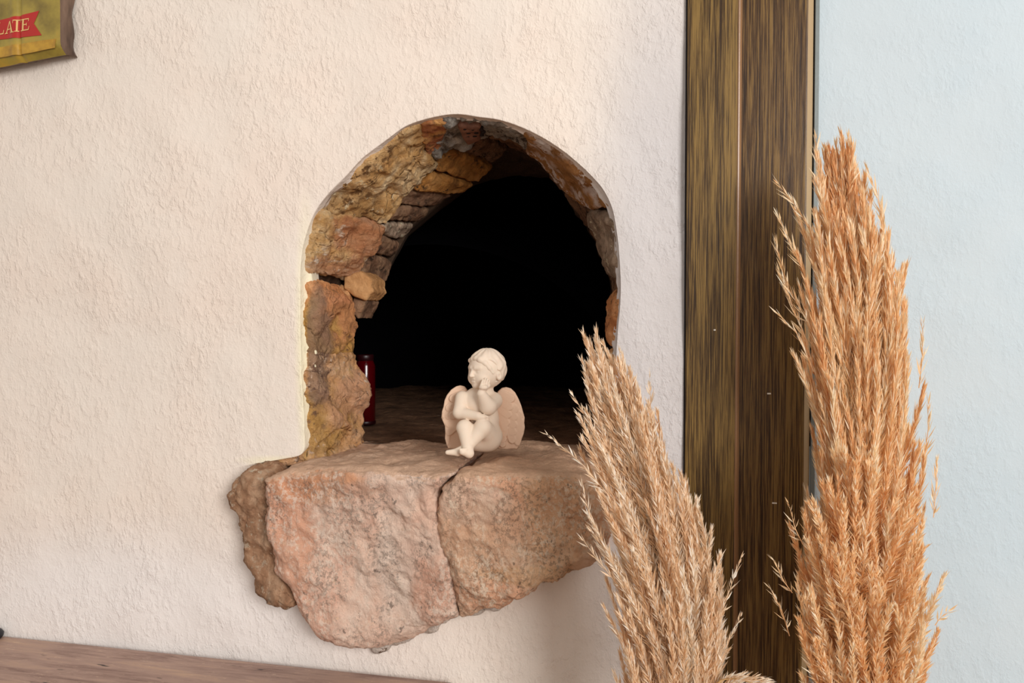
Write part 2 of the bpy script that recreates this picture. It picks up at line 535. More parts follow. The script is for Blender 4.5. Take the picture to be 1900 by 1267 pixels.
def prism_rock(name, pix, yf, yb, r, h, disp, mat, parent, frontfn=None):
    poly = [tuple(on_y(u, v, yf)[[0, 2]]) for u, v in pix]
    P = np.array(poly)
    x0, z0 = P.min(0)-0.02; x1, z1 = P.max(0)+0.02
    X = np.arange(x0, x1, h); Y = np.arange(yf-0.03, yb+0.02, h); Z = np.arange(z0, z1, h)
    gx, gz = np.meshgrid(X, Z, indexing='ij')
    d2 = poly_sdf(gx, gz, poly)
    fo = frontfn(gx, gz) if frontfn else np.zeros_like(gx)
    d2 = d2[:, None, :]+r
    yf_ = (yf+fo)[:, None, :]
    yy = Y[None, :, None]
    dy = np.maximum(yf_-yy, yy-yb)+r
    d2 = np.broadcast_to(d2, dy.shape)
    f = np.minimum(np.maximum(d2, dy), 0)+np.sqrt(np.maximum(d2, 0)**2+np.maximum(dy, 0)**2)-r
    V, F = surface_nets(f, (X[0], Y[0], Z[0]), h)
    Nn = vnormals(V, F)
    V = V+Nn*disp(V, Nn)[:, None]
    return link(name, make_mesh(name, V, F), mat, parent)

def terrace(x):
    i = np.floor(x); f = x-i
    f = np.clip((f-0.7)/0.3, 0, 1)
    return i+f*f*(3-2*f)
SKEW = np.array([[0.8, 0.3, 0.5], [-0.2, 1.0, 0.1], [0.35, -0.2, 1.3]])
def rough_disp(a, b, fa=22, fb=65):
    def f(V, N):
        Q = V @ SKEW
        t = terrace(3.2*fbm(Q*fa*0.9+2, 3))/3.2
        return 0.55*a*fbm(V*fa, 3)+0.75*a*t+0.55*b*ridged(V*fb+5, 3)+0.35*b*terrace(2.5*fbm(Q*fb*0.8, 2))
    return f


def ledge_disp(V, N):
    a = 0.007*fbm(V*np.array([16, 16, 9]), 3)+0.0022*ridged(V*np.array([42, 42, 26]), 3)+0.004*terrace(2.2*fbm((V@SKEW)*np.array([30, 30, 17]), 3))/2.2+0.0014*fbm(V*160, 2)
    return a*np.where(N[:, 2] > 0.6, 0.55, 1.0)

def front_shape(gx, gz):
    q = np.stack([gx.ravel()*7, np.zeros(gx.size), gz.ravel()*5], 1)
    o = 0.014*fbm(q, 2).reshape(gx.shape)
    return o+np.clip((0.80-gz)*0.16, -0.012, 0.05)

def wp(u, v): return on_y(u, v, -0.085)
def ledge_mat(name, stops, patches, top, grey, cream):
    s = NT(name)
    v = s.map((1, 1, 0.5))
    c = s.ramp(s.noise(10, 6, 0.62, v, 0.5), stops)
    for cen, rad, colr, amt in patches:
        varied = s.mix(s.math('MULTIPLY', s.noise(40, 5, 0.7), 0.3), colr, c)
        c = s.mix(s.math('MULTIPLY', s.patch(cen, rad), amt), c, varied)
    st = s.rng(s.noise(1.0, 4, 0.6, s.map((24, 24, 9)), 0.4), 0.40, 0.60)       # rain streaks
    grain = s.noise(190, 6, 0.74, s.map((1, 1, 0.8)))
    c = s.mix(s.math('MULTIPLY', s.rng(grain, 0.485, 0.56), s.math('MULTIPLY', st, 0.6)), c, grey)
    st2 = s.rng(s.noise(1.0, 4, 0.6, s.map((20, 20, 8), (4, 1, 2))), 0.36, 0.58)
    gr2 = s.noise(150, 6, 0.74, s.map((1, 1, 0.8), (2, 5, 1)))
    c = s.mix(s.math('MULTIPLY', s.rng(gr2, 0.49, 0.57), s.math('MULTIPLY', st2, 0.75)), c, cream)
    pit = s.rng(s.noise(75, 3, 0.6, s.map((1, 1, 0.7), (7, 3, 3))), 0.66, 0.72)
    c = s.mix(s.math('MULTIPLY', pit, 0.7), c, tuple(x*0.6 for x in grey[:3])+(1,))
    g = s.t.nodes.new('ShaderNodeNewGeometry')
    nz = s.sep(g.outputs['True Normal'])[2]
    dust = s.ramp(s.noise(24, 6, 0.7), [(0.3, tuple(x*0.75 for x in top[:3])+(1,)), (0.55, top), (0.75, tuple(min(1, x*1.15) for x in top[:3])+(1,))])
    c = s.mix(s.math('MULTIPLY', s.rng(nz, 0.35, 0.8), 0.9), c, dust)
    n = s.bump(s.noise(62, 8, 0.66, v, 0.3), 0.85, 0.010)
    n = s.bump(s.math('ADD', grain, s.math('MULTIPLY', gr2, 0.6)), 0.8, 0.0042, n)
    return s.fin(c, 0.88, n, 0.2)
m_ledge = ledge_mat('pink_limestone', [(0.30, lin(216, 160, 130)), (0.42, lin(242, 190, 164)), (0.54, lin(250, 212, 188)), (0.66, lin(251, 224, 204)), (0.78, lin(226, 172, 134))],
    [(wp(590, 905), (0.085, 0.1, 0.026), lin(228, 160, 112), 0.85), (wp(520, 1020), (0.045, 0.1, 0.12), lin(236, 172, 136), 0.7),
     (wp(740, 1110), (0.05, 0.1, 0.10), lin(226, 206, 190), 0.4), (wp(620, 960), (0.04, 0.1, 0.05), lin(228, 204, 184), 0.4),
     (wp(790, 1130), (0.035, 0.1, 0.06), lin(228, 160, 126), 0.6), (wp(560, 1150), (0.05, 0.1, 0.05), lin(236, 180, 152), 0.5), (wp(690, 920), (0.05, 0.1, 0.02), lin(238, 200, 178), 0.7)],
    lin(242, 200, 168), lin(136, 118, 106), lin(251, 228, 208))
m_ledge2 = ledge_mat('tan_limestone', [(0.30, lin(210, 150, 116)), (0.44, lin(240, 184, 148)), (0.55, lin(248, 204, 170)), (0.68, lin(250, 218, 188)), (0.8, lin(214, 156, 106))],
    [(wp(1040, 960), (0.05, 0.1, 0.09), lin(234, 184, 138), 0.7), (wp(870, 930), (0.05, 0.1, 0.035), lin(238, 206, 184), 0.7),
     (wp(900, 1000), (0.06, 0.1, 0.05), lin(206, 162, 130), 0.6), (wp(1000, 1080), (0.08, 0.1, 0.015), lin(222, 174, 124), 0.6), (wp(870, 1120), (0.05, 0.1, 0.03), lin(222, 166, 132), 0.6)],
    lin(240, 196, 162), lin(134, 106, 86), lin(248, 226, 200))
m_side = rock_mat('brown_side_stone', [(0.32, lin(136, 100, 74)), (0.48, lin(192, 146, 112)), (0.62, lin(224, 184, 150)), (0.8, lin(196, 142, 100))], 20, (1, 1, 0.7),
    specks=(lin(74, 62, 50), 90, 0.48, 0.58, 12), flecks=(lin(226, 206, 180), 110, 0.55, 0.63, 14), cracks=0.4, bump=1.3)
ledge = tag(empty('stone_ledge', tuple(on_y(800, 1000, 0.0))), 'thick rough pink stone ledge split by a vertical crack under the arch', 'ledge')
LEFT = [(474, 893), (520, 880), (600, 874), (700, 874), (790, 878), (836, 878), (838, 884), (819, 897), (806, 922), (806, 982), (814, 1020), (825, 1075), (827, 1117), (833, 1165),
        (794, 1186), (739, 1205), (685, 1224), (613, 1222), (592, 1214), (546, 1180), (529, 1150), (525, 1113), (493, 1075), (483, 1016), (470, 970), (473, 920)]
RIGHT = [(842, 886), (850, 877), (900, 876), (1000, 880), (1060, 885), (1104, 892), (1126, 920), (1128, 1000), (1108, 1050), (1097, 1056), (1047, 1075), (1000, 1096), (958, 1121), (916, 1146), (887, 1155),
         (837, 1167), (831, 1117), (829, 1075), (818, 1020), (810, 982), (810, 924), (823, 900)]
SIDE = [(455, 874), (421, 902), (412, 923), (415, 948), (432, 957), (436, 1003), (453, 1050), (476, 1070), (480, 1100), (504, 1125), (528, 1130), (545, 1110), (520, 1040), (510, 950), (500, 890), (485, 878)]
tag(prism_rock('stone', LEFT, -0.085, 0.19, 0.019, 0.0032, ledge_disp, m_ledge, ledge, front_shape), 'pinkish left block of the ledge')
tag(prism_rock('stone', RIGHT, -0.082, 0.20, 0.019, 0.0032, ledge_disp, m_ledge2, ledge, front_shape), 'tan right block of the ledge')
tag(prism_rock('stone', SIDE, -0.045, 0.05, 0.012, 0.0034, rough_disp(0.008, 0.004, 26, 70), m_side, ledge), 'brown weathered side block of the ledge')

EDGE = [(690, 1222), (739, 1203), (794, 1184), (836, 1165), (887, 1153), (916, 1144), (958, 1119), (1000, 1094), (1047, 1073), (1100, 1052), (1130, 1040)]
ue, _ = resample(EDGE, 60)
jit = fbm(np.stack([ue[:, 0]*0.05, ue[:, 1]*0.05, np.zeros(60)], 1), 3)
SM = [(u, v-26) for u, v in ue]+[(u+2, v-11+9*jj) for (u, v), jj in zip(ue[::-1], jit[::-1])]
m_smear = rock_mat('whitish_mortar', [(0.3, lin(206, 184, 164)), (0.5, lin(238, 222, 208)), (0.7, lin(244, 232, 220))], 30, specks=(lin(120, 96, 76), 70, 0.56, 0.64, 20), bump=1.2)
tag(prism_rock('mortar', SM, -0.007, 0.02, 0.004, 0.0026, lambda V, N: 0.004*fbm(V*60, 3), m_smear, ledge), 'whitish mortar smear along the underside')

# ================================================================== OVEN MOUTH
oven = tag(empty('bread_oven', tuple(on_y(850, 840, 0.1))), 'arched stone and brick mouth of the dark oven in the wall', 'oven')

class Loft:
    def __init__(s, pairs, y0, y1, n=600, blurk=2):
        O = np.array([on_y(*a, y0) for a, b in pairs]); I = np.array([on_y(*b, y1) for a, b in pairs])
        M = (O+I)/2
        d = np.concatenate([[0], np.cumsum(np.linalg.norm(np.diff(M, axis=0), axis=1))])
        s.L = d[-1]; s.d = d
        t = np.linspace(0, s.L, n); s.t = t
        s.O = np.stack([np.interp(t, d, O[:, k]) for k in range(3)], 1)
        s.I = np.stack([np.interp(t, d, I[:, k]) for k in range(3)], 1)
        M = (s.O+s.I)/2
        g = np.gradient(M, axis=0); g[:, 1] = 0
        for _ in range(40):
            g[1:-1] = (g[:-2]+2*g[1:-1]+g[2:])/4
        g /= np.linalg.norm(g, axis=1, keepdims=True)
        s.N = np.stack([-g[:, 2], np.zeros(n), g[:, 0]], 1)    # away from the opening (contour runs clockwise)
        s.T = y1-y0
    def at(s, S, T, Nn):
        def ip(a): return np.stack([np.interp(S, s.t, a[:, k]) for k in range(3)], 1)
        o, i, nn = ip(s.O), ip(s.I), ip(s.N)
        P = o+(i-o)*(T/s.T)[:, None]+nn*Nn[:, None]
        # beyond the ends run straight on
        return P
    def s_of(s, u, v, which='O', y=None):
        A = s.O if which == 'O' else s.I
        y = A[0, 1]
        p = on_y(u, v, y)
        return float(s.t[np.argmin(np.linalg.norm(A-p, axis=1))])

ARCH = Loft(PAIRS, 0.018, 0.17)
def arch_stone(name, loft, a0, a1, b0, b1, t0, t1, n0, n1, r, h, disp, mat, parent, lumps=()):
    """stone between s-lines (a0 at front .. a1 at back) and (b0 .. b1); n0/n1 = how far it stands proud / runs into the wall"""
    smin, smax = min(a0, a1)-0.02, max(b0, b1)+0.02
    S = np.arange(smin, smax, h); T = np.arange(t0-0.02, t1+0.02, h); Nn = np.arange(-n0-0.025, n1+0.015, h)
    s_, t_, n_ = np.meshgrid(S, T, Nn, indexing='ij')
    k = np.clip((t_-t0)/(t1-t0), 0, 1)
    ds = np.maximum(a0+(a1-a0)*k-s_, s_-(b0+(b1-b0)*k))+r
    dt = np.maximum(t0-t_, t_-t1)+r
    pr = -n0
    for ls, lt, lr, lh in lumps:
        pr = pr-lh*np.exp(-(((s_-ls)**2+(t_-lt)**2)/lr**2))
    dn = np.maximum(pr-n_, n_-n1)+r
    f = np.minimum(np.maximum(np.maximum(ds, dt), dn), 0)+np.sqrt(np.maximum(ds, 0)**2+np.maximum(dt, 0)**2+np.maximum(dn, 0)**2)-r
    V, F = surface_nets(f, (S[0], T[0], Nn[0]), h)
    V = loft.at(V[:, 0], V[:, 1], V[:, 2])
    Nv = vnormals(V, F)
    c = V.mean(0)
    if np.mean(np.einsum('ij,ij->i', Nv, V-c)) < 0:
        F = F[:, ::-1]; Nv = -Nv
    V = V+Nv*disp(V, Nv)[:, None]
    return link(name, make_mesh(name, V, F), mat, parent)

so = lambda u, v: ARCH.s_of(u, v, 'O')
si = lambda u, v: ARCH.s_of(u, v, 'I')
YEL = [(0.28, lin(172, 122, 72)), (0.42, lin(226, 174, 110)), (0.54, lin(244, 200, 142)), (0.66, lin(250, 220, 174)), (0.8, lin(232, 174, 122))]
wq = lambda u, v: on_y(u, v, 0.09)
m_yel = rock_mat('ochre_stone', YEL, 17, (1, 1, 1), specks=(lin(120, 84, 50), 60, 0.50, 0.60, 14), flecks=(lin(238, 216, 176), 60, 0.56, 0.68, 16),
    patches=[(wq(640, 380), (0.05, 0.2, 0.03), lin(150, 112, 70), 0.5)], cracks=0.8, bump=1.2, fine=48)
m_band = rock_mat('banded_pink_ochre_stone', YEL, 17, (1, 1, 2.2), flecks=(lin(252, 228, 203), 46, 0.52, 0.64, 12),
    patches=[(wq(690, 445), (0.05, 0.2, 0.06), lin(204, 128, 92), 0.85), (wq(655, 500), (0.05, 0.2, 0.022), lin(206, 142, 110), 0.8)], cracks=0.7, bump=1.2, fine=48)
m_orange = rock_mat('orange_stone', [(0.3, lin(196, 119, 74)), (0.45, lin(239, 162, 104)), (0.6, lin(250, 188, 134)), (0.75, lin(237, 190, 111))], 20, (1, 1, 1),
    specks=(lin(132, 92, 66), 80, 0.52, 0.64, 14), patches=[(wq(615, 620), (0.03, 0.2, 0.06), lin(206, 166, 84), 0.8), (wq(650, 590), (0.03, 0.2, 0.06), lin(228, 152, 110), 0.8), (on_y(590, 630, 0.03), (0.014, 0.05, 0.08), lin(158, 130, 112), 0.85)], cracks=0.6, bump=1.3, fine=48)
m_pinky = rock_mat('pink_ochre_jamb_stone', [(0.3, lin(194, 134, 92)), (0.45, lin(233, 177, 121)), (0.6, lin(248, 199, 154)), (0.75, lin(235, 192, 119))], 20, (1, 1, 1),
    specks=(lin(128, 96, 80), 80, 0.50, 0.62, 14), flecks=(lin(236, 206, 180), 90, 0.56, 0.66, 16), patches=[(wq(605, 780), (0.03, 0.2, 0.06), lin(200, 156, 82), 0.8), (wq(655, 735), (0.03, 0.2, 0.06), lin(226, 168, 132), 0.8), (on_y(592, 690, 0.03), (0.014, 0.05, 0.05), lin(158, 130, 112), 0.85)], cracks=0.8, bump=1.3, fine=48)
m_red = rock_mat('reddish_stone', [(0.3, lin(133, 80, 55)), (0.48, lin(209, 135, 94)), (0.62, lin(238, 181, 111)), (0.8, lin(181, 116, 84))], 22, specks=(lin(120, 84, 67), 70, 0.5, 0.62, 14), bump=0.9)
m_mortar = rock_mat('grey_mortar', [(0.3, lin(132, 124, 115)), (0.5, lin(191, 183, 172)), (0.68, lin(230, 222, 207))], 26, specks=(lin(111, 102, 93), 90, 0.5, 0.6, 14), bump=1.3)
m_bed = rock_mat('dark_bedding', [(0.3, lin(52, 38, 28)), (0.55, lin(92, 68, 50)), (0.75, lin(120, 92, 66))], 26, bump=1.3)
m_flake = rock_mat('brown_stone_with_white_flakes', [(0.3, lin(128, 84, 48)), (0.48, lin(178, 124, 72)), (0.62, lin(200, 142, 88)), (0.8, lin(160, 110, 64))], 22,
    flecks=(lin(242, 224, 212), 42, 0.47, 0.50, 20), bump=1.0)
m_gstone = rock_mat('grey_brown_stone', [(0.3, lin(123, 102, 86)), (0.48, lin(181, 154, 130)), (0.64, lin(216, 187, 161)), (0.8, lin(192, 143, 107))], 24, specks=(lin(107, 84, 68), 80, 0.5, 0.62, 14), flecks=(lin(252, 239, 203), 80, 0.56, 0.64, 14), bump=1.2)
m_brick = rock_mat('sooty_brick', [(0.3, lin(89, 65, 50)), (0.48, lin(155, 116, 89)), (0.62, lin(181, 143, 111)), (0.8, lin(181, 116, 70))], 28, specks=(lin(59, 48, 40), 70, 0.5, 0.62, 16), bump=1.1)
m_brick_o = rock_mat('orange_brick', [(0.3, lin(133, 87, 48)), (0.5, lin(206, 143, 74)), (0.7, lin(231, 170, 101))], 26, specks=(lin(72, 53, 40), 110, 0.52, 0.6, 18), bump=1.0)
m_perf = rock_mat('perforated_brick_clay', [(0.3, lin(95, 64, 53)), (0.5, lin(149, 107, 88)), (0.7, lin(170, 128, 107))], 26, bump=0.6)
m_hole = plain('brick_hole_painted_shade', lin(40, 28, 24), 0.9)  # shade inside the holes painted as dark flush plugs
m_tan = rock_mat('tan_wedge_stone', [(0.3, lin(160, 115, 72)), (0.5, lin(201, 149, 98)), (0.7, lin(220, 171, 119))], 24, bump=0.7)
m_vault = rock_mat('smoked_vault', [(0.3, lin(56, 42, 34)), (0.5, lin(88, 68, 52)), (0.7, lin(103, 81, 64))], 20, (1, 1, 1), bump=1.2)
m_hearth = rock_mat('hearth_clay', [(0.3, lin(96, 68, 50)), (0.5, lin(140, 102, 76)), (0.7, lin(168, 126, 96))], 20, flecks=(lin(190, 160, 136), 70, 0.6, 0.68, 12), bump=1.0)

# bedding behind the stones
nS = 300
Sg = np.linspace(0.0, ARCH.L, nS)
rowsb = []
for t, nn in ((0.004, 0.012), (0.03, 0.012), (0.06, 0.012), (0.1, 0.012), (0.14, 0.012), (0.165, 0.012), (0.185, 0.02), (0.20, 0.03)):
    P = ARCH.at(Sg, np.full(nS, t), np.full(nS, nn))
    rowsb.append(P)
B = np.concatenate(rowsb); B[:, [0, 2]] += 0.003*fbm(B*40, 3)[:, None]
link('mortar_bed', make_mesh('mortar_bed', B, grid_faces(8, nS)), m_bed, oven)

hs = 0.0028
def lump(u, v, t, r, hgt): return (so(u, v), t, r, hgt)
# left jamb and arch, bottom to top
arch_stone('stone', ARCH, so(581, 866), si(673, 848), so(579, 648), si(659, 652), 0.000, 0.150, 0.002, 0.07, 0.006, hs, rough_disp(0.008, 0.004), m_pinky, oven,
           [lump(580, 730, 0.13, 0.03, 0.008), lump(579, 790, 0.04, 0.03, 0.005), lump(580, 690, 0.05, 0.025, -0.008)])
arch_stone('stone', ARCH, so(579, 658), si(657, 656), so(575, 522), si(643, 532), 0.000, 0.148, 0.004, 0.07, 0.008, hs, rough_disp(0.008, 0.004), m_orange, oven,
           [lump(577, 560, 0.05, 0.03, 0.006), lump(578, 610, 0.11, 0.02, 0.005), lump(579, 600, 0.075, 0.012, -0.012)])
arch_stone('stone', ARCH, so(573, 506), si(645, 520), so(590, 392), si(716, 417), 0.000, 0.153, 0.003, 0.07, 0.007, hs, rough_disp(0.006, 0.0045), m_band, oven,
           [lump(574, 455, 0.12, 0.04, 0.005)])
arch_stone('stone', ARCH, so(590, 394), si(716, 419), so(782, 227), si(807, 306), 0.000, 0.153, 0.003, 0.07, 0.007, hs, rough_disp(0.007, 0.004, 15, 50), m_yel, oven,
           [lump(686, 298, 0.08, 0.06, 0.006), lump(616, 354, 0.02, 0.03, -0.006)])
arch_stone('stone', ARCH, so(780, 227), si(808, 305), so(840, 222), si(828, 287), 0.000, 0.120, 0.002, 0.06, 0.006, hs, rough_disp(0.004, 0.002), m_red, oven)
# mortar crown with a perforated brick
arch_stone('mortar', ARCH, so(828, 224), si(806, 306), so(968, 244), si(978, 281), 0.002, 0.150, -0.003, 0.06, 0.010, hs, rough_disp(0.008, 0.005, 26, 80), m_mortar, oven)
sb = arch_stone('perforated_brick', ARCH, so(843, 219), so(843, 219)+0.004, so(893, 222), so(893, 222)-0.002, 0.022, 0.112, 0.006, 0.05, 0.006, 0.003, rough_disp(0.002, 0.001), m_perf, oven)
for k in range(9):
    hv, hf = lathe([(0.0001, 0.0), (0.0034, 0.0), (0.0034, -0.006), (0.0026, -0.0075), (0.0001, -0.0075)], 10)
    ss = so(850, 218)+0.006+0.0115*(k % 3)+0.003*((k//3) % 2); tt = 0.036+0.017*(k//3)
    p = ARCH.at(np.array([ss]), np.array([tt]), np.array([-0.0062]))[0]
    nn = ARCH.at(np.array([ss]), np.array([tt]), np.array([-1.0]))[0]-p
    o = link('brick_hole', make_mesh('brick_hole', hv, hf), m_hole, sb, False)
    o.matrix_world = Matrix.Translation(Vector(p)) @ Vector(nn).to_track_quat('Z', 'Y').to_matrix().to_4x4()
# right side
arch_stone('stone', ARCH, so(972, 247), si(976, 280), so(1128, 392), si(1080, 386), 0.002, 0.150, 0.002, 0.07, 0.010, hs, rough_disp(0.005, 0.003), m_flake, oven)
arch_stone('stone', ARCH, so(1129, 396), si(1082, 390), so(1144, 520), si(1135, 512), 0.002, 0.150, 0.002, 0.06, 0.010, hs, rough_disp(0.006, 0.003), m_gstone, oven)
arch_stone('stone', ARCH, so(1144, 546), si(1140, 540), so(1136, 640), si(1131, 640), 0.002, 0.145, 0.003, 0.06, 0.012, hs, rough_disp(0.005, 0.003), m_orange, oven)
arch_stone('stone', ARCH, so(1135, 650), si(1131, 650), so(1130, 834), si(1122, 834), 0.002, 0.150, 0.002, 0.06, 0.010, hs, rough_disp(0.005, 0.003), m_pinky, oven)

# inner brick arch
P2 = [((640, 560), (690, 562)), ((662, 525), (712, 530)), ((672, 500), (724, 502)), ((693, 465), (728, 478)), ((710, 437), (743, 454)), ((716, 418), (767, 424)), ((734, 392), (795, 396)),
      ((745, 364), (829, 372)), ((776, 340), (863, 351)), ((797, 315), (884, 340)), ((826, 284), (908, 316)), ((860, 268), (926, 294)), ((895, 252), (945, 276)),
      ((945, 250), (965, 280)), ((1000, 270), (992, 300)), ((1050, 320), (1030, 345)), ((1090, 380), (1070, 395)), ((1120, 440), (1105, 450)), ((1142, 520), (1135, 525)), ((1142, 640), (1140, 640)), ((1140, 830), (1135, 830))]
ARC2 = Loft(P2, 0.178, 0.30)
s2 = lambda u, v: ARC2.s_of(u, v, 'I')
inner = link('inner_arch', make_mesh('inner_arch', (lambda B_: (B_.__setitem__((slice(None), [0, 2]), B_[:, [0, 2]]+0.002*fbm(B_*50, 2)[:, None]), B_)[1])(
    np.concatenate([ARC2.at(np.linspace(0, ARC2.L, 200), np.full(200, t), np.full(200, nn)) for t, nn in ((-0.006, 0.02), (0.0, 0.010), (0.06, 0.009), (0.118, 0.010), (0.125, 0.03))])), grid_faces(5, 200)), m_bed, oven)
cuts = [s2(716, 525), s2(727, 480), s2(746, 450), s2(775, 416), s2(806, 388), s2(846, 361), s2(884, 339), s2(918, 305), s2(945, 276)]
mats2 = [m_brick, m_brick, m_gstone, m_brick, m_brick, m_brick_o, m_brick_o, m_brick]
for k in range(8):
    a, b = cuts[k]+0.0025, cuts[k+1]-0.0025
    sk = random.uniform(-0.004, 0.004)
    arch_stone('brick', ARC2, a+sk, a, b+sk, b, 0.0+random.uniform(0, 0.006), 0.118, random.uniform(0.0, 0.006), 0.045, 0.006, 0.003, rough_disp(0.003, 0.0018, 40, 110), mats2[k], inner)
for k in range(8):
    a = cuts[-1]+(ARC2.L-cuts[-1])*k/8+0.003; b = cuts[-1]+(ARC2.L-cuts[-1])*(k+1)/8-0.003
    arch_stone('brick', ARC2, a, a, b, b, 0.0, 0.118, 0.0, 0.045, 0.006, 0.004, rough_disp(0.003, 0.0018, 40, 110), m_brick, inner)

# loose wedge stones at the left springing
def chip(name, pix, y0, y1, mat, r=0.004):
    return prism_rock(name, pix, y0, y1, r, 0.0026, rough_disp(0.0018, 0.0012, 40, 90), mat, oven)
chip('stone', [(638, 512), (668, 503), (689, 518), (687, 530), (692, 540), (676, 556), (655, 548), (636, 536)], 0.15, 0.22, m_tan)
chip('stone', [(655, 552), (678, 557), (672, 572), (664, 590), (652, 580)], 0.16, 0.23, m_brick)

# vault behind the bricks, then the dark chamber
P3 = [((690, 562), (680, 575)), ((724, 502), (715, 520)), ((767, 424), (760, 440)), ((829, 372), (828, 385)), ((884, 340), (886, 343)), ((926, 294), (920, 334)), ((945, 276), (950, 331)), ((965, 280), (985, 331)), ((992, 300), (1016, 333)), ((1030, 345), (1045, 352)), ((1105, 450), (1105, 455)), ((1135, 525), (1130, 530)), ((1135, 830), (1130, 820))]
ARC3 = Loft(P3, 0.298, 0.42)
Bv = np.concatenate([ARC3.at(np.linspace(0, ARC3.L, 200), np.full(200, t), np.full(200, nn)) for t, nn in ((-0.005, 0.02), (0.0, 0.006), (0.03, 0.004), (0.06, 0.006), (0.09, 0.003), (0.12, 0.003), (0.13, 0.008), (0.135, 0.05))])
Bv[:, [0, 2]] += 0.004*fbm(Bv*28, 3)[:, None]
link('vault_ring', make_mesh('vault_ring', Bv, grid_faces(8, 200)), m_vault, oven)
# chamber: flattened dome standing on the hearth
cxm = float(on_y(850, 700, 0.7)[0]); zf = ZL-0.02
Vc = []
for i in range(40):
    y = 0.43+0.925*(i/39)**0.8
    q = math.sqrt(max(0.0, 1-((y-0.78)/0.58)**2))
    for j in range(49):
        a = math.pi*j/48
        Vc.append((cxm+0.55*q*math.cos(a), y, zf+0.48*q*math.sin(a)))
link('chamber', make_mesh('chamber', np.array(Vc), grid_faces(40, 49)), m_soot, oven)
xs = np.linspace(cxm-0.56, cxm+0.56, 150); ys = np.linspace(0.16, 1.34, 160)
Gf = np.array([(x, y, 0) for y in ys for x in xs], float)
Gf[:, 2] = ZL-0.006+0.004*fbm(Gf*14, 3)+0.0015*fbm(Gf*60, 2)
link('hearth_floor', make_mesh('hearth_floor', Gf, grid_faces(160, 150)), m_hearth, oven)

# ================================================================== CHERUB
m_bisque = (lambda s: s.fin(s.mix(s.math('MULTIPLY', s.noise(40, 4), 0.5), lin(236, 218, 198), lin(226, 202, 178)), 0.62, s.bump(s.noise(240, 4), 0.12, 0.0006), 0.3,
            **{'Subsurface Weight': 0.12, 'Subsurface Radius': (0.01, 0.006, 0.004), 'Subsurface Scale': 0.4}))(NT('cream_bisque'))
m_bisque_w = (lambda s: s.fin(s.mix(s.math('MULTIPLY', s.noise(40, 4), 0.5), lin(228, 196, 170), lin(214, 178, 150)), 0.75, s.bump(s.noise(300, 4), 0.2, 0.0008), 0.2))(NT('matte_wing_bisque'))
ZCH = 1.105
KC = ZCH/(FPX*5.068)
def cp(cx, cy, D=0.0):        # figurine design coordinates -> figurine local metres
    P = at_depth(790+cx/5.068, 620+cy/5.068, ZCH-D*KC)
    return P
cbase = cp(545, 1100, 0); cbase = np.array([cbase[0], cbase[1], ZL+0.0])
cher = tag(empty('cherub_figurine', tuple(cbase), YAW), 'small cream bisque winged cherub sitting on the stone ledge, hand on cheek', 'figurine')
Rl = np.array([RGT, [-math.sin(YAW), math.cos(YAW), 0], [0, 0, 1]])   # rows: local axes in world
def cl(cx, cy, D=0.0): return Rl @ (cp(cx, cy, D)-cbase)
def ell(P, c, r, R=None):
    q = P-c
    if R is not None: q = q @ R.T
    r = np.asarray(r)*KC
    k0 = np.linalg.norm(q/r, axis=1); k1 = np.linalg.norm(q/(r*r), axis=1)
    return k0*(k0-1.0)/np.maximum(k1, 1e-9)
def cap(P, a, b, ra, rb):
    ba = b-a; t = np.clip(((P-a)@ba)/(ba@ba), 0, 1)
    return np.linalg.norm(P-a-t[:, None]*ba, axis=1)-(ra+(rb-ra)*t)*KC
def smin(a, b, k):
    k *= KC
    h = np.clip(0.5+0.5*(b-a)/k, 0, 1)
    return b+(a-b)*h-k*h*(1-h)
def smax(a, b, k): return -smin(-a, -b, k)
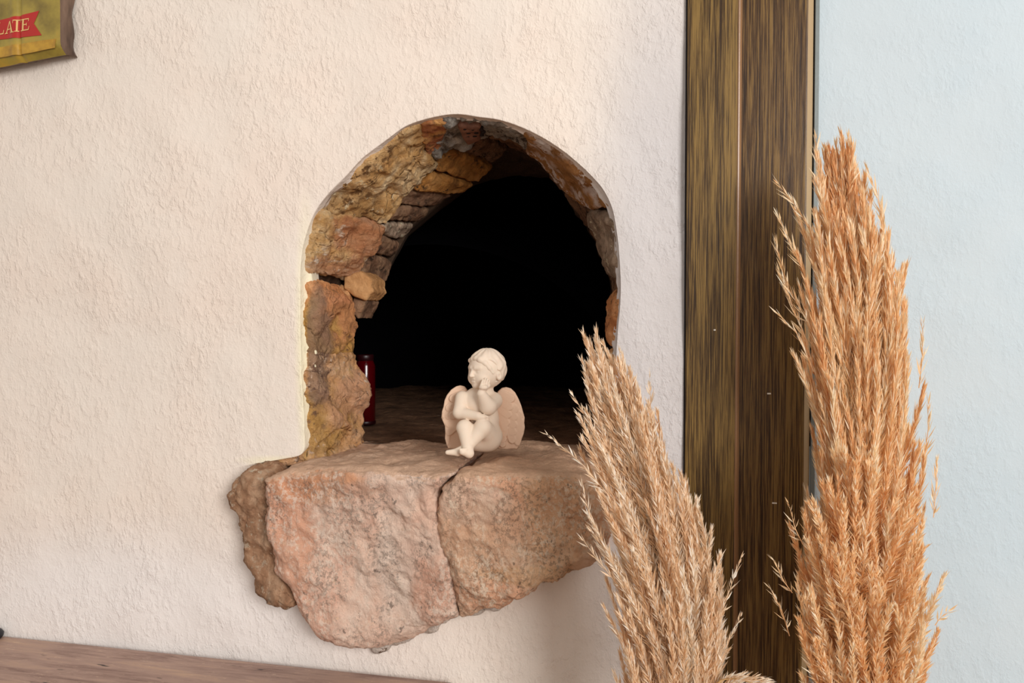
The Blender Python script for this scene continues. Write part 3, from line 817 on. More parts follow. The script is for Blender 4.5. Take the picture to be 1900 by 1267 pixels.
# head frame: turned to the figure's right (our left)
hf_ = np.array([-0.74, -0.67, -0.06]); hf_ /= np.linalg.norm(hf_)
hr_ = np.array([0.67, -0.74, 0.0]); hr_ /= np.linalg.norm(hr_)
hu_ = np.cross(hr_, hf_); hu_ = hu_ if hu_[2] > 0 else -hu_
HR = np.array([hr_, hu_, hf_])
HC = cl(578, 325, 30)
def hp(a, b, c): return HC+(hr_*a+hu_*b+hf_*c)*KC
def body_sdf(P):
    # trunk
    d = ell(P, cl(505, 640, 0), (165, 125, 150))
    d = smin(d, ell(P, cl(560, 800, 5), (130, 120, 150)), 60)
    d = smin(d, ell(P, cl(580, 965, 0), (140, 135, 140)), 50)
    d = smin(d, ell(P, cl(480, 980, 10), (120, 120, 115)), 50)
    # legs
    d = smin(d, cap(P, cl(600, 960, 20), cl(535, 880, 185), 112, 82), 30)
    d = smin(d, cap(P, cl(535, 880, 185), cl(400, 1050, 250), 80, 50), 18)
    d = smin(d, cap(P, cl(460, 960, 30), cl(365, 880, 190), 95, 74), 26)
    leg = cap(P, cl(365, 880, 190), cl(392, 1060, 275), 72, 50)
    leg = smin(leg, cap(P, cl(398, 1075, 280), cl(410, 1120, 290), 46, 40), 20)
    leg = smin(leg, cap(P, cl(405, 1118, 285), cl(345, 1105, 335), 42, 30), 20)
    for k in range(5):
        leg = smin(leg, ell(P, cl(325+k*15, 1087-2*abs(k-1), 348-k*4), (11, 13, 14)), 6)
    d = smin(d, leg, 14)
    foot = cap(P, cl(385, 1065, 240), cl(300, 1108, 250), 44, 36)
    foot = smin(foot, cap(P, cl(300, 1108, 250), cl(205, 1112, 252), 36, 22), 14)
    d = smin(d, foot, 14)
    # right arm lying across the knees
    arm = cap(P, cl(345, 600, 30), cl(318, 735, 90), 68, 60)
    arm = smin(arm, cap(P, cl(318, 738, 90), cl(490, 770, 190), 60, 40), 20)
    arm = smin(arm, ell(P, cl(520, 780, 205), (48, 32, 30)), 14)
    for k, (y, e) in enumerate(((768, 588), (780, 594), (792, 590), (800, 575))):
        arm = smin(arm, cap(P, cl(530, y-2, 212-k*7), cl(e, y+7, 196-k*8), 13, 8), 5)
    d = smin(d, arm, 14)
    # left arm, elbow forward, hand to the cheek
    arm2 = cap(P, cl(640, 625, 10), cl(590, 680, 150), 82, 76)
    arm2 = smin(arm2, cap(P, cl(585, 680, 160), cl(525, 560, 225), 74, 44), 25)
    arm2 = smin(arm2, ell(P, cl(543, 500, 236), (44, 46, 26)), 16)
    for k, (x0_, x1_, yt) in enumerate(((520, 538, 428), (543, 561, 415), (565, 582, 420), (582, 598, 438))):
        arm2 = smin(arm2, cap(P, cl(x0_, 488, 250-k*14), cl(x1_, yt, 246-k*16), 15, 10), 3)
    arm2 = smin(arm2, cap(P, cl(566, 520, 226), cl(602, 478, 200), 15, 10), 4)
    d = smin(d, arm2, 12)
    # neck, head, face
    d = smin(d, cap(P, cl(545, 600, 0), cl(560, 460, 20), 85, 80), 30)
    h = ell(P, HC, (166, 182, 180), HR)
    h = smin(h, ell(P, hp(0, -78, 78), (122, 106, 98), HR), 40)
    for s_ in (-1, 1):
        h = smin(h, ell(P, hp(62*s_, -80, 118), (58, 52, 50), HR), 22)
        h = smax(h, -ell(P, hp(55*s_, -8, 186), (32, 20, 26), HR), 16)
        h = smin(h, ell(P, hp(54*s_, -12, 152), (25, 16, 17), HR), 5)
        h = smin(h, cap(P, hp(30*s_, 24, 168), hp(80*s_, 26, 148), 12, 9), 22)
    h = smin(h, cap(P, hp(0, 4, 176), hp(0, -44, 198), 13, 19), 14)
    for s_ in (-1, 1): h = smin(h, ell(P, hp(14*s_, -48, 188), (11, 9, 12), HR), 6)
    h = smax(h, -cap(P, hp(-26, -88, 186), hp(26, -88, 186), 7, 7), 6)
    h = smin(h, cap(P, hp(-20, -77, 177), hp(20, -77, 177), 10, 10), 5)
    h = smin(h, cap(P, hp(-15, -102, 174), hp(15, -102, 174), 11, 11), 5)
    h = smin(h, ell(P, hp(0, -138, 140), (46, 34, 38), HR), 20)
    # ear
    e = ell(P, hp(164, -60, 0), (22, 42, 30), HR)
    e = smax(e, -ell(P, hp(186, -58, 8), (16, 24, 16), HR), 6)
    h = smin(h, e, 8)
    return smin(d, h, 14)
def sdf_mesh(fn, lo_, hi_, h, K=4):
    n = [int(math.ceil((b-a)/h/K))*K for a, b in zip(lo_, hi_)]
    ax = [a+h*np.arange(k) for a, k in zip(lo_, n)]
    mid = [a.reshape(-1, K).mean(1) for a in ax]
    fc = fn(np.stack(np.meshgrid(*mid, indexing='ij'), -1).reshape(-1, 3)).reshape([len(m) for m in mid])
    f = fc.repeat(K, 0).repeat(K, 1).repeat(K, 2)
    near = np.abs(f) < 1.6*K*h
    ii = np.argwhere(near)
    f[near] = fn(np.stack([ax[q][ii[:, q]] for q in range(3)], 1))
    return surface_nets(f, lo_, h)
lo_ = np.array([-0.068, -0.075, -0.006]); hi_ = np.array([0.045, 0.045, 0.172])
V, F = sdf_mesh(body_sdf, lo_, hi_, 0.00115)
V[:, 2] = np.maximum(V[:, 2], 0.0006)
link('body', make_mesh('body', V, F), m_bisque, cher, False)
# hair: a cap of combed locks
def hair_sdf(P):
    q = (P-HC) @ HR.T/KC
    d = ell(P, HC+hu_*4*KC, (176, 190, 188), HR)
    az = np.arctan2(q[:, 0], -q[:, 2]); el_ = q[:, 1]/180
    d = d-KC*(3.2*np.sin(az*13+3*el_+2.0*np.sin(el_*6))+2.6*np.sin(q[:, 1]/17+az*5))
    line = q[:, 2]-(104-0.50*np.abs(q[:, 0])+np.clip(q[:, 1]-40, 0, 200)*0.75+8*np.sin(q[:, 0]/13))
    d = smax(d, line*KC, 14)
    d = smax(d, (-120-q[:, 1])*KC, 14)
    ear = ell(P, hp(170, -62, 18), (60, 56, 44), HR)
    d = smax(d, -ear, 12)
    for a, b, c, r in ((-80, 86, 128, 30), (-35, 100, 136, 32), (12, 108, 138, 30), (58, 98, 130, 32)):
        t = ell(P, hp(a, b, c), (r, r*0.9, r*0.75), HR)
        d = smin(d, t, 20)
    lk = ((58, 98, 130), (102, 66, 106), (130, 22, 84), (142, -24, 58))
    for k in range(3): d = smin(d, cap(P, hp(*lk[k]), hp(*lk[k+1]), 26-2*k, 25-3*k), 16)
    return d
V, F = sdf_mesh(hair_sdf, HC-0.036, HC+0.036, 0.0011)
link('hair', make_mesh('hair', V, F), m_bisque, cher, False)
# wings with overlapping feathers
def wing(pts, D, rows_, tilt):
    poly = [tuple(cl(x, y, D)[[0, 2]]) for x, y in pts]
    Pp = np.array(poly); h = 0.0010
    x0, z0 = Pp.min(0)-0.004; x1, z1 = Pp.max(0)+0.004
    yc = cl(pts[0][0], pts[0][1], D)[1]
    X = np.arange(x0, x1, h); Z = np.arange(z0, z1, h); Y = np.arange(yc-0.014, yc+0.009, h)
    gx, gz = np.meshgrid(X, Z, indexing='ij')
    d2 = poly_sdf(gx, gz, poly)
    hgt = np.zeros_like(gx)
    for (fx, fy, dx, dy, L, wd_, lift) in rows_:      # feather: a tongue with a round end
        c = cl(fx, fy, D); dv = np.array([dx, -dy], float); dv /= np.linalg.norm(dv)
        px_, pz_ = gx-c[0], gz-c[2]
        a = px_*dv[0]+pz_*dv[1]; b = px_*dv[1]-pz_*dv[0]
        t = np.clip(a, -L*KC, 0)
        dd = np.hypot(a-t, b)-wd_*KC
        tongue = np.clip(-dd/(0.0007), 0, 1)*lift*KC*(1+0.35*np.clip(a/(L*KC), -1, 0.3))
        hgt = np.maximum(hgt, tongue)
    bow = (gx-gx.mean())*tilt
    r = 0.002
    dy = np.abs(Y[None, :, None]-(yc+bow)[:, None, :]+hgt[:, None, :]/2)-(0.0026+hgt[:, None, :]/2)+r
    dd = np.broadcast_to((d2+r)[:, None, :], dy.shape)
    f = np.minimum(np.maximum(dd, dy), 0)+np.sqrt(np.maximum(dd, 0)**2+np.maximum(dy, 0)**2)-r
    V, F = surface_nets(f, (X[0], Y[0], Z[0]), h)
    return link('wing', make_mesh('wing', V, F), m_bisque_w, cher, False)
fr = []
for k in range(5): fr.append((875+6*k-(k > 2)*14*(k-2), 760+62*k, 0.75-0.12*k, -0.75-0.3*k if False else 0.6+0.22*k, 300, 42, 9))
for k in range(5): fr.append((835-6*k, 700+72*k, 0.8-0.1*k, 0.5+0.2*k, 200, 40, 16))
for k in range(5): fr.append((800-16*k, 600+76*k, 0.9, 0.4+0.15*k, 150, 42, 24))
for k in range(4): fr.append((745-8*k, 880+50*k, 0.3, 1.0, 150, 36, 26))
wing([(640, 600), (680, 535), (715, 505), (755, 496), (800, 508), (840, 545), (870, 600), (897, 665), (915, 730), (930, 780), (926, 830), (932, 870), (922, 930), (905, 975), (890, 1025), (858, 1080), (800, 1078), (760, 1086), (690, 1080), (660, 1040), (620, 900), (610, 700)], -95, fr, -0.15)
fl_ = []
for k in range(5): fl_.append((192-2*k, 760+64*k, -0.7+0.12*k, 0.6+0.2*k, 300, 40, 9))
for k in range(4): fl_.append((225, 690+74*k, -0.7, 0.6, 180, 40, 17))
for k in range(3): fl_.append((262, 600+80*k, -0.9, 0.4, 140, 42, 25))
wing([(420, 600), (395, 530), (365, 490), (325, 480), (285, 490), (240, 520), (200, 570), (178, 620), (168, 680), (155, 720), (148, 780), (165, 820), (182, 860), (185, 930), (182, 980), (195, 1030), (210, 1072), (260, 1078), (320, 1075), (400, 1040), (440, 900), (440, 700)], -95, fl_, 0.15)

# ================================================================== RED CANDLE
ZH = ZL-0.004
cb = on_z(676, 789, ZH)
m_redg = (lambda s: s.fin(lin(84, 2, 10), 0.12, None, 0.5, **{'Transmission Weight': 0.25}))(NT('red_glass'))
m_cap = plain('dark_red_rim', lin(40, 4, 8), 0.4)
cnd = tag(empty('candle_jar', (cb[0]-0.006, cb[1]+0.02, ZH)), 'tall red glass candle jar standing in the dark behind the left stones', 'candle')
v, f = lathe([(0.0001, 0.002), (0.018, 0.002), (0.0205, 0.005), (0.0205, 0.118), (0.017, 0.127), (0.0155, 0.130), (0.0145, 0.130), (0.016, 0.126), (0.0185, 0.116), (0.0185, 0.006), (0.0001, 0.005)], 40)
link('jar', make_mesh('jar', v, f), m_redg, cnd, False)
v, f = lathe([(0.0158, 0.128), (0.0175, 0.129), (0.0175, 0.139), (0.0165, 0.141), (0.0001, 0.1415)], 40)
link('lid', make_mesh('lid', v, f), m_cap, cnd, False)
v, f = lathe([(0.0001, 0.0), (0.0205, 0.0), (0.0212, 0.001), (0.0212, 0.006), (0.0203, 0.0075)], 40)
link('base_ring', make_mesh('base_ring', v, f), m_cap, cnd, False)
m_wax = plain('red_wax', lin(80, 5, 12), 0.6)
v, f = lathe([(0.0001, 0.006), (0.0178, 0.006), (0.0178, 0.09), (0.016, 0.091), (0.0001, 0.09)], 32)
link('wax', make_mesh('wax', v, f), m_wax, cnd, False)

# ================================================================== TIN SIGN
YT = -0.030
def tin_y(P):     # dents of the pressed tin
    u = (P[:, 0]-on_y(36, 50, YT)[0])
    crease = 0.0022*np.exp(-(u/0.0035)**2)-0.0016*np.exp(-((u+0.010)/0.006)**2)
    q = P.copy(); q[:, 1] = 0
    return crease+0.0012*fbm(q*24, 2)
def quad_grid(c00, c10, c11, c01, n, m):
    A = []
    for i in range(n):
        for j in range(m):
            a, b = i/(n-1), j/(m-1)
            A.append((1-a)*((1-b)*c00+b*c10)+a*((1-b)*c01+b*c11))
    return np.array(A)
m_tin = (lambda s: s.fin(s.ramp(s.noise(13, 5, 0.6), [(0.32, lin(122, 104, 46)), (0.48, lin(160, 140, 60)), (0.6, lin(186, 148, 54)), (0.75, lin(206, 184, 64))]), 0.38, s.bump(s.noise(60, 4), 0.2, 0.001), 0.5))(NT('olive_yellow_tin'))
m_tside = (lambda s: s.fin(s.ramp(s.noise(30, 5, 0.6, s.map((1, 1, 0.3))), [(0.35, lin(70, 52, 42)), (0.55, lin(118, 94, 78)), (0.75, lin(140, 116, 98))]), 0.5, s.bump(s.noise(50, 4), 0.4, 0.002), 0.4))(NT('rusty_tin_side'))
m_rib = (lambda s: s.fin(s.mix(s.noise(25, 4), lin(190, 34, 30), lin(168, 34, 24)), 0.35, None, 0.5))(NT('red_print'))
m_ypan = (lambda s: s.fin(s.ramp(s.noise(30, 5, 0.6), [(0.35, lin(150, 110, 38)), (0.6, lin(196, 152, 50))]), 0.38, None, 0.5))(NT('yellow_print'))
m_let = plain('cream_print', lin(226, 186, 120), 0.45)
tinc = on_y(-110, 20, 0)
tin = tag(empty('tin_box', tuple(tinc)), 'dented olive tin with a red ribbon reading LATE, hung on the wall', 'tin')
def tp(u, v, off=0.0): return on_y(u, v, YT-off)
g = quad_grid(tp(-330, -330), tp(106, -330), tp(112, 97), tp(-330, 180), 70, 240)
g[:, 1] += tin_y(g)
# roll the bottom edge back
bt = np.repeat(np.linspace(0, 1, 70), 240)
g[:, 1] += 0.012*np.clip((bt-0.955)/0.045, 0, 1)**2
link('front', make_mesh('front', g, grid_faces(70, 240)[:, ::-1]), m_tin, tin)
gs = []
zt_ = np.linspace(0, 1, 60)
ft = g.reshape(70, 240, 3)[:, -1]
ftr, _ = resample(ft, 60)
for j, k in enumerate(np.linspace(0, 1, 9)):
    row = ftr.copy()
    row[:, 1] += (0.028)*k
    row[:, 0] += 0.0035*math.sin(k*math.pi)+0.004*fbm(np.stack([row[:, 2]*30, np.full(60, k*2), np.zeros(60)], 1), 2)*k
    row[:, 2] += 0.004*k*(zt_ > 0.9)
    gs.append(row)
gs = np.concatenate(gs)
link('side', make_mesh('side', gs, grid_faces(9, 60)[:, ::-1]), m_tside, tin)
fb = g.reshape(70, 240, 3)[-1]
gb = np.concatenate([fb+np.array([0, 0.018*k, 0.007*k]) for k in (0, 0.5, 1)])
link('bottom', make_mesh('bottom', gb, grid_faces(3, 240)), m_tside, tin)
def print_poly(name, pts, off, mat, parent, cuts_=3):
    off = off+0.0002
    bm = bmesh.new()
    vs = [bm.verts.new(tp(*p)) for p in pts]
    fc = bm.faces.new(vs)
    bmesh.ops.triangulate(bm, faces=[fc])
    for _ in range(cuts_): bmesh.ops.subdivide_edges(bm, edges=bm.edges[:], cuts=1, use_grid_fill=True)
    P = np.array([v.co for v in bm.verts]); y = tin_y(P)
    for v, yy in zip(bm.verts, y): v.co.y += yy-off
    for fce in bm.faces: 
        if fce.normal.y > 0: fce.normal_flip()
    me = bpy.data.meshes.new(name); bm.to_mesh(me); bm.free()
    return link(name, me, mat, parent)
print_poly('panel', [(-250, 120), (0, 88), (104, 72), (103, 89), (60, 98), (0, 107), (-250, 145)], 0.0005, m_ypan, tin, 6)
rib = print_poly('ribbon', [(-200, 72), (0, 38), (73, 20), (64, 44), (79, 66), (0, 74), (-200, 108)], 0.0006, m_rib, tin, 6)
def letter(strokes, ox, oy, sx, sy, sl):
    for st in strokes:
        print_poly('letter_stroke', [(ox+x*sx, oy-y*sy-x*sx*sl) for x, y in st], 0.0012, m_let, rib, 2)
R4 = lambda a, b, c, d: [(a, b), (c, b), (c, d), (a, d)]
SER = {'L': [R4(0.18, 0, 0.36, 1), R4(0, 0, 0.9, 0.09), R4(0, 0.93, 0.55, 1), [(0.82, 0.05), (0.9, 0.05), (0.95, 0.33), (0.88, 0.33)]],
       'A': [[(0.05, 0), (0.15, 0), (0.52, 1), (0.44, 1)], [(0.66, 0), (0.88, 0), (0.56, 1), (0.44, 1)], R4(0.24, 0.3, 0.72, 0.38), R4(-0.06, 0, 0.28, 0.07), R4(0.56, 0, 1.0, 0.07)],
       'T': [R4(0.41, 0, 0.59, 1), R4(0.02, 0.92, 0.98, 1), R4(0.25, 0, 0.75, 0.07), [(0.02, 0.95), (0.08, 0.95), (0.06, 0.72), (0.0, 0.72)], [(0.92, 0.95), (0.98, 0.95), (1.0, 0.72), (0.94, 0.72)]],
       'E': [R4(0.15, 0, 0.33, 1), R4(0, 0, 0.9, 0.08), R4(0, 0.92, 0.86, 1), R4(0.3, 0.47, 0.65, 0.55), [(0.82, 0.04), (0.9, 0.04), (0.96, 0.32), (0.9, 0.32)], [(0.8, 0.96), (0.86, 0.96), (0.86, 0.74), (0.81, 0.74)], R4(0.6, 0.38, 0.66, 0.64)]}
for ch, ox, oy in (('L', -7, 66.5), ('A', 11.5, 64), ('T', 26, 60.5), ('E', 40, 59)):
    letter(SER[ch], ox, oy, 17 if ch != 'T' else 13, 22.5, 0.17)

# ================================================================== BENCH
ZB = float(on_y(0, 1175, 0.004)[2])
bA = on_z(0, 1175, ZB); bB = on_z(900, 1267, ZB)
bd = (bB-bA)/np.linalg.norm(bB-bA); bn = np.array([bd[1], -bd[0], 0])      # towards the room
bA = bA+bn*0.006
ba = math.atan2(bd[1], bd[0])
s = NT('worn_brown_bench_wood')
g1 = s.noise(1.0, 7, 0.76, s.map((7, 75, 75)), 0.5); g2 = s.noise(1.0, 4, 0.6, s.map((3, 9, 9)), 0.5)
c = s.ramp(s.math('ADD', s.math('MULTIPLY', g1, 0.6), s.math('MULTIPLY', g2, 0.45)), [(0.36, lin(78, 54, 46)), (0.46, lin(134, 104, 92)), (0.56, lin(168, 138, 124)), (0.70, lin(190, 156, 130))])
sc_ = s.rng(s.noise(1.0, 5, 0.8, s.map((40, 260, 260), rot=(0, 0, 0.25))), 0.60, 0.66)
c = s.mix(s.math('MULTIPLY', sc_, 0.6), c, lin(216, 188, 162))
dk = s.rng(s.noise(1.0, 3, 0.5, s.map((16, 60, 60), (4, 2, 1))), 0.66, 0.72)
c = s.mix(dk, c, lin(62, 46, 42))
m_bench = s.fin(c, 0.5, s.bump(g1, 0.35, 0.002), 0.4)
bench = tag(empty('wooden_bench', tuple(bA+bn*0.2+bd*0.3)), 'worn brown wooden bench top along the foot of the wall', 'bench')
bench.rotation_euler = (0, 0, ba); bench.location.z = 0
L0, L1 = -0.75, 0.50
def bbox(name, x0, x1, y0, y1, z0, z1, bv):
    bm = bmesh.new(); box_bm(bm, x0, x1, y0, y1, z0, z1, bv)
    o = bm_obj(name, bm, m_bench, bench, False)
    return o
bbox('plank', L0, L1, -0.17, 0.20, ZB-0.04, ZB, 0.004)
for x in (L0+0.08, L1-0.08):
    for y in (-0.13, 0.16): bbox('leg', x-0.028, x+0.028, y-0.028, y+0.028, 0, ZB-0.04, 0.003)
bbox('rail', L0+0.1, L1-0.1, 0.15, 0.17, ZB-0.12, ZB-0.04, 0.002)
# dark knob at the left end of the bench
kb = on_z(-6, 1182, ZB)
m_knob = plain('black_iron', lin(34, 34, 40), 0.45)
v, f = lathe([(0.0001, 0), (0.011, 0), (0.014, 0.004), (0.0145, 0.009), (0.011, 0.014), (0.005, 0.016), (0.0001, 0.0163)], 24)
kn = link('iron_knob', make_mesh('iron_knob', v, f), m_knob)
kn.location = (kb[0], kb[1]-0.006, ZB)
tag(kn, 'small black rounded knob on the bench at the left picture edge', 'knob')

# ================================================================== PAMPAS PLUMES
def pampas_mat(name, a, b, c):
    s = NT(name)
    at = s.t.nodes.new('ShaderNodeAttribute'); at.attribute_name = 'tone'
    col = s.ramp(at.outputs['Fac'], [(0.0, a), (0.5, b), (1.0, c)])
    df = s.new('ShaderNodeBsdfDiffuse', Color=col); tr = s.new('ShaderNodeBsdfTranslucent', Color=col)
    gl = s.new('ShaderNodeBsdfGlossy', Roughness=0.45); gl.inputs['Color'].default_value = (1, 0.93, 0.82, 1)
    m1 = s.new('ShaderNodeMixShader'); m1.inputs[0].default_value = 0.42
    s.t.links.new(df.outputs[0], m1.inputs[1]); s.t.links.new(tr.outputs[0], m1.inputs[2])
    m2 = s.new('ShaderNodeMixShader'); m2.inputs[0].default_value = 0.05
    s.t.links.new(m1.outputs[0], m2.inputs[1]); s.t.links.new(gl.outputs[0], m2.inputs[2])
    s.t.links.new(m2.outputs[0], s.out.inputs[0])
    return s.m
m_pamL = pampas_mat('dry_grass_pale', lin(230, 192, 150), lin(250, 224, 190), lin(255, 250, 238))
m_pamR = pampas_mat('dry_grass_golden', lin(236, 184, 128), lin(253, 217, 166), lin(255, 246, 222))
m_stem = plain('dry_stem', lin(196, 156, 104), 0.7)

def ortho(t):
    a = np.cross(t, np.array([0.3, -0.9, 0.2])); a /= np.linalg.norm(a)+1e-9
    return a, np.cross(t, a)

def branch_mesh(path, blade_len, blade_w, step, nper, spread, tone0, rng):
    """one side branch of a plume: a thin stalk with tufts of narrow spikelets"""
    P, d = resample(path, max(4, int(np.linalg.norm(np.diff(path, axis=0), axis=1).sum()/step)))
    n = len(P)
    T = np.gradient(P, axis=0); T /= np.linalg.norm(T, axis=1, keepdims=True)+1e-9
    A = np.cross(T, rng.normal(size=3)); A /= np.linalg.norm(A, axis=1, keepdims=True)+1e-9
    B = np.cross(T, A)
    V = []; F = []; tone = []
    # stalk, three sided
    for k in range(n):
        r = 0.0006*(1-0.7*k/(n-1))
        for q in range(3):
            an = 2.094*q
            V.append(P[k]+(A[k]*math.cos(an)+B[k]*math.sin(an))*r); tone.append(0.35)
    for k in range(n-1):
        for q in range(3):
            a = k*3+q; b = k*3+(q+1) % 3
            F.append((a, b, b+3, a+3))
    V = [np.array(V)]; base = n*3
    m = n*nper
    ki = np.repeat(np.arange(n), nper)
    kf = ki/(n-1)
    az = rng.random(m)*2*math.pi
    sp = spread*(0.55+0.9*rng.random(m))*(1-0.55*kf)
    ln = blade_len*(0.55+0.75*rng.random(m))*(1-0.35*kf**3)
    t, a, b = T[ki], A[ki], B[ki]
    rad = a*np.cos(az)[:, None]+b*np.sin(az)[:, None]
    dirs = t*np.cos(sp)[:, None]+rad*np.sin(sp)[:, None]
    base_p = P[ki]+t*(rng.random(m)*step)[:, None]
    side = np.cross(dirs, rng.normal(size=(m, 3))); side /= np.linalg.norm(side, axis=1, keepdims=True)+1e-9
    w_ = (blade_w*(0.6+0.8*rng.random(m)))[:, None]
    bend = t*(ln*0.10)[:, None]
    p0 = base_p; pm = base_p+dirs*(ln*0.42)[:, None]; p2 = base_p+dirs*ln[:, None]+bend
    Q = np.stack([p0, pm-side*w_, p2, pm+side*w_], 1).reshape(-1, 3)
    V.append(Q)
    qi = base+np.arange(m*4).reshape(m, 4)
    tn = np.clip(tone0+rng.normal(size=m)*0.24, 0, 1)
    tn = np.where(rng.random(m) < 0.10, 0.95, tn)
    V = np.concatenate(V); F = np.concatenate([np.array(F), qi])
    tone = np.concatenate([np.array(tone), np.repeat(tn, 4)])
    me = make_mesh('branch', V, F, False)
    at = me.attributes.new('tone', 'FLOAT', 'POINT'); at.data.foreach_set('value', tone.astype(np.float32))
    return me

def plume(label, spine, left, right, depth_y, nbr, L, mat, seed, depth_scale=0.55, blade=(0.017, 0.00075), nper=4, spread=0.42, stray=(), foot=None, group='dried pampas plumes'):
    rng = np.random.default_rng(seed)
    yv = depth_y if callable(depth_y) else (lambda v: depth_y)
    S = np.array([on_y(u, v, yv(v)) for u, v in spine])
    S, sd = resample(S, 160)
    for _ in range(6): S[1:-1] = (S[:-2]+2*S[1:-1]+S[2:])/4
    Lt = sd[-1]
    vpx = np.array([v for u, v in spine], float); 
    # half widths along the spine from the outline (px -> metres)
    def spx(v): return np.interp(v, [p[1] for p in spine], [p[0] for p in spine])
    def edge_w(poly, sgn):
        vv = np.array([p[1] for p in poly], float); uu = np.array([p[0] for p in poly], float)
        return vv, sgn*(uu-np.array([spx(v) for v in vv]))
    lv, lw = edge_w(left, -1); rv, rw = edge_w(right, 1)
    pts_v = np.array([((CAM[2]-p[2])) for p in S])
    def v_of(P):
        dd = P-CAM; zc = dd@FWD
        return H/2-(dd@UPV)/zc*FPX, zc
    base_o = empty('pampas_plume', tuple(foot if foot is not None else S[-1]))
    tag(base_o, label, 'dried grass', group)
    def frame(x):
        x = np.clip(x, 0, Lt)
        p = np.stack([np.interp(x, sd, S[:, k]) for k in range(3)], 1)
        return p
    Tn = np.gradient(S, axis=0); Tn /= np.linalg.norm(Tn, axis=1, keepdims=True)
    for i in range(nbr):
        st = rng.random()**1.15*Lt*0.97           # where its tip reaches
        ln = L*(0.7+0.6*rng.random())
        ph = rng.random()*2*math.pi
        rr = math.sqrt(rng.random())
        if rng.random() < 0.5: rr = 0.75+0.25*rng.random()
        m = 14
        xs_ = st+ln*np.linspace(1, 0, m)          # from base (lower) to tip
        over = np.clip(xs_-Lt, 0, None)
        C = frame(xs_)+Tn[-1]*over[:, None]
        tip = frame(np.array([st]))[0]
        vt, zc = v_of(tip)
        wl = np.interp(vt, lv, lw)*zc/FPX; wr_ = np.interp(vt, rv, rw)*zc/FPX
        co, si_ = math.cos(ph), math.sin(ph)
        wside = wr_ if co > 0 else wl
        off = RGT*(co*rr*wside)*0.93+FWD*(si_*rr*0.5*(wl+wr_)*depth_scale)
        k = np.linspace(0, 1, m)
        grow = 0.28+0.72*k**0.8
        path = C+off[None, :]*grow[:, None]+(rng.normal(size=3)*0.006)[None, :]*(k**2)[:, None]
        path += RGT[None, :]*(0.012*(rng.random()-0.5)*np.sin(k*3.1))[:, None]
        tone0 = 0.48+rng.normal()*0.15
        me = branch_mesh(path, blade[0], blade[1], 0.0052, nper, spread, tone0, rng)
        me.materials.append(mat)
        link('branch', me, None, base_o)
    for pth in stray:
        path, _ = resample(np.array([on_y(u, v, yv(v)-0.015) for u, v in pth]), 12)
        me = branch_mesh(path, blade[0]*0.9, blade[1], 0.0055, 3, spread, 0.6, rng); me.materials.append(mat)
        link('branch', me, None, base_o)
    # main stem down to the floor
    end = np.array(foot) if foot is not None else S[-1]+np.array([0, 0, -0.5])
    pts = list(S[::8])+[S[-1]*(1-t)+end*t for t in (0.3, 0.6, 1.0)]
    pts = np.array(pts); V = []
    for k, p in enumerate(pts):
        r = 0.0012+0.0022*min(1, k/18)
        for q in range(8):
            V.append(p+np.array([math.cos(q*math.pi/4)*r, math.sin(q*math.pi/4)*r, 0]))
    link('stem', make_mesh('stem', np.array(V), grid_faces(len(pts), 8, True)), m_stem, base_o)
    return base_o

fx = float(on_y(1420, 1267, -0.2)[0])
plume('pale beige pampas plume leaning left across the end of the stone ledge',
      [(1108, 632), (1130, 700), (1158, 800), (1190, 900), (1218, 1000), (1240, 1100), (1255, 1200), (1262, 1330), (1268, 1480)],
      [(1082, 640), (1080, 690), (1074, 760), (1078, 840), (1080, 900), (1078, 980), (1098, 1060), (1118, 1130), (1130, 1200), (1140, 1300), (1155, 1480)],
      [(1138, 640), (1170, 690), (1215, 760), (1255, 820), (1290, 890), (1320, 960), (1343, 1040), (1356, 1100), (1365, 1200), (1372, 1300), (1360, 1480)],
      -0.20, 285, 0.17, m_pamL, 3, blade=(0.015, 0.00085), nper=10, spread=0.62, stray=[[(1130, 920), (1080, 860), (1022, 812)], [(1140, 860), (1100, 790), (1066, 738)], [(1120, 1010), (1095, 960), (1080, 900)], [(1150, 1090), (1110, 1040), (1084, 1005)],
      [(1215, 850), (1208, 780), (1206, 708)], [(1335, 1150), (1352, 1100), (1372, 1042)], [(1340, 1230), (1352, 1190), (1372, 1148)]], foot=(fx-0.06, -0.24, 0.0))
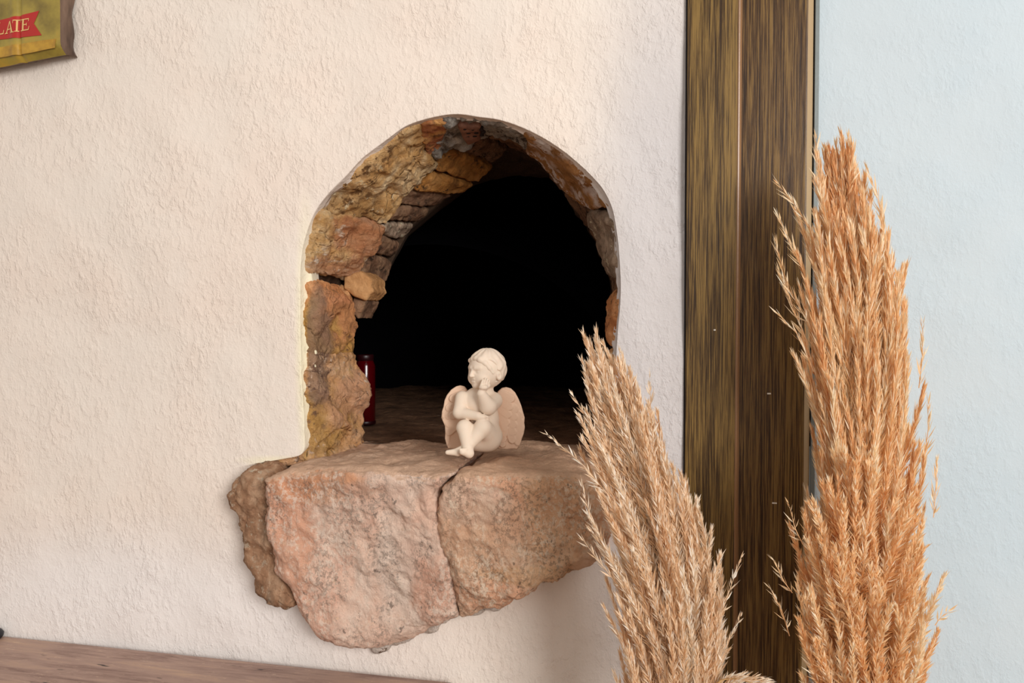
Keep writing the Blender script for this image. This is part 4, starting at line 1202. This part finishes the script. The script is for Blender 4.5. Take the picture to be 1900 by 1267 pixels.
plume('tall golden pampas plume with its tip against the pale blue wall',
      [(1548, 278), (1556, 350), (1568, 430), (1580, 520), (1590, 620), (1598, 720), (1602, 820), (1603, 920), (1600, 1050), (1598, 1200)],
      [(1535, 290), (1515, 340), (1490, 400), (1478, 470), (1468, 520), (1478, 600), (1480, 660), (1490, 740), (1500, 820), (1495, 900), (1490, 1000), (1500, 1200)],
      [(1580, 290), (1605, 340), (1640, 400), (1665, 470), (1690, 540), (1695, 600), (1708, 660), (1712, 740), (1722, 820), (1732, 900), (1735, 1000), (1720, 1200)],
      -0.13, 285, 0.19, m_pamR, 5, blade=(0.020, 0.0008), nper=10, spread=0.44, stray=[[(1500, 420), (1475, 380), (1447, 345)], [(1490, 500), (1465, 450), (1446, 405)], [(1500, 600), (1460, 530), (1440, 455)], [(1500, 640), (1475, 580), (1448, 510)],
      [(1510, 690), (1480, 620), (1450, 590)], [(1530, 380), (1518, 310), (1514, 262)], [(1575, 360), (1585, 310), (1576, 262)], [(1640, 430), (1630, 370), (1612, 320)], [(1705, 720), (1712, 660), (1712, 608)], [(1715, 850), (1722, 800), (1722, 755)], [(1732, 960), (1736, 910), (1738, 862)]], foot=(fx+0.10, -0.17, 0.0))
plume('fluffy golden pampas plume in front, low at the right bottom edge',
      [(1590, 845), (1592, 930), (1594, 1020), (1597, 1110), (1600, 1200), (1602, 1300), (1605, 1450)],
      [(1560, 860), (1500, 920), (1470, 970), (1455, 1040), (1445, 1100), (1452, 1160), (1470, 1240), (1490, 1320), (1520, 1450)],
      [(1620, 860), (1690, 920), (1725, 980), (1738, 1040), (1745, 1110), (1748, 1170), (1735, 1230), (1720, 1320), (1690, 1450)],
      -0.20, 285, 0.12, m_pamR, 9, blade=(0.014, 0.00085), nper=11, spread=0.76, stray=[[(1490, 1010), (1475, 980), (1465, 940)], [(1470, 1100), (1455, 1080), (1440, 1048)], [(1465, 1180), (1450, 1130), (1432, 1098)], [(1735, 1160), (1745, 1145), (1758, 1136)]], foot=(fx+0.08, -0.22, 0.0))
plume('short pale pampas tuft drooping right at the bottom edge beside the trim',
      [(1398, 1268), (1380, 1262), (1358, 1258), (1335, 1262), (1318, 1290), (1308, 1340), (1300, 1420)],
      [(1385, 1268), (1360, 1266), (1330, 1300), (1290, 1420)],
      [(1405, 1268), (1360, 1268), (1340, 1300), (1315, 1420)],
      -0.22, 45, 0.05, m_pamL, 13, blade=(0.012, 0.0007), nper=4, spread=0.5, foot=(fx-0.04, -0.25, 0.0))
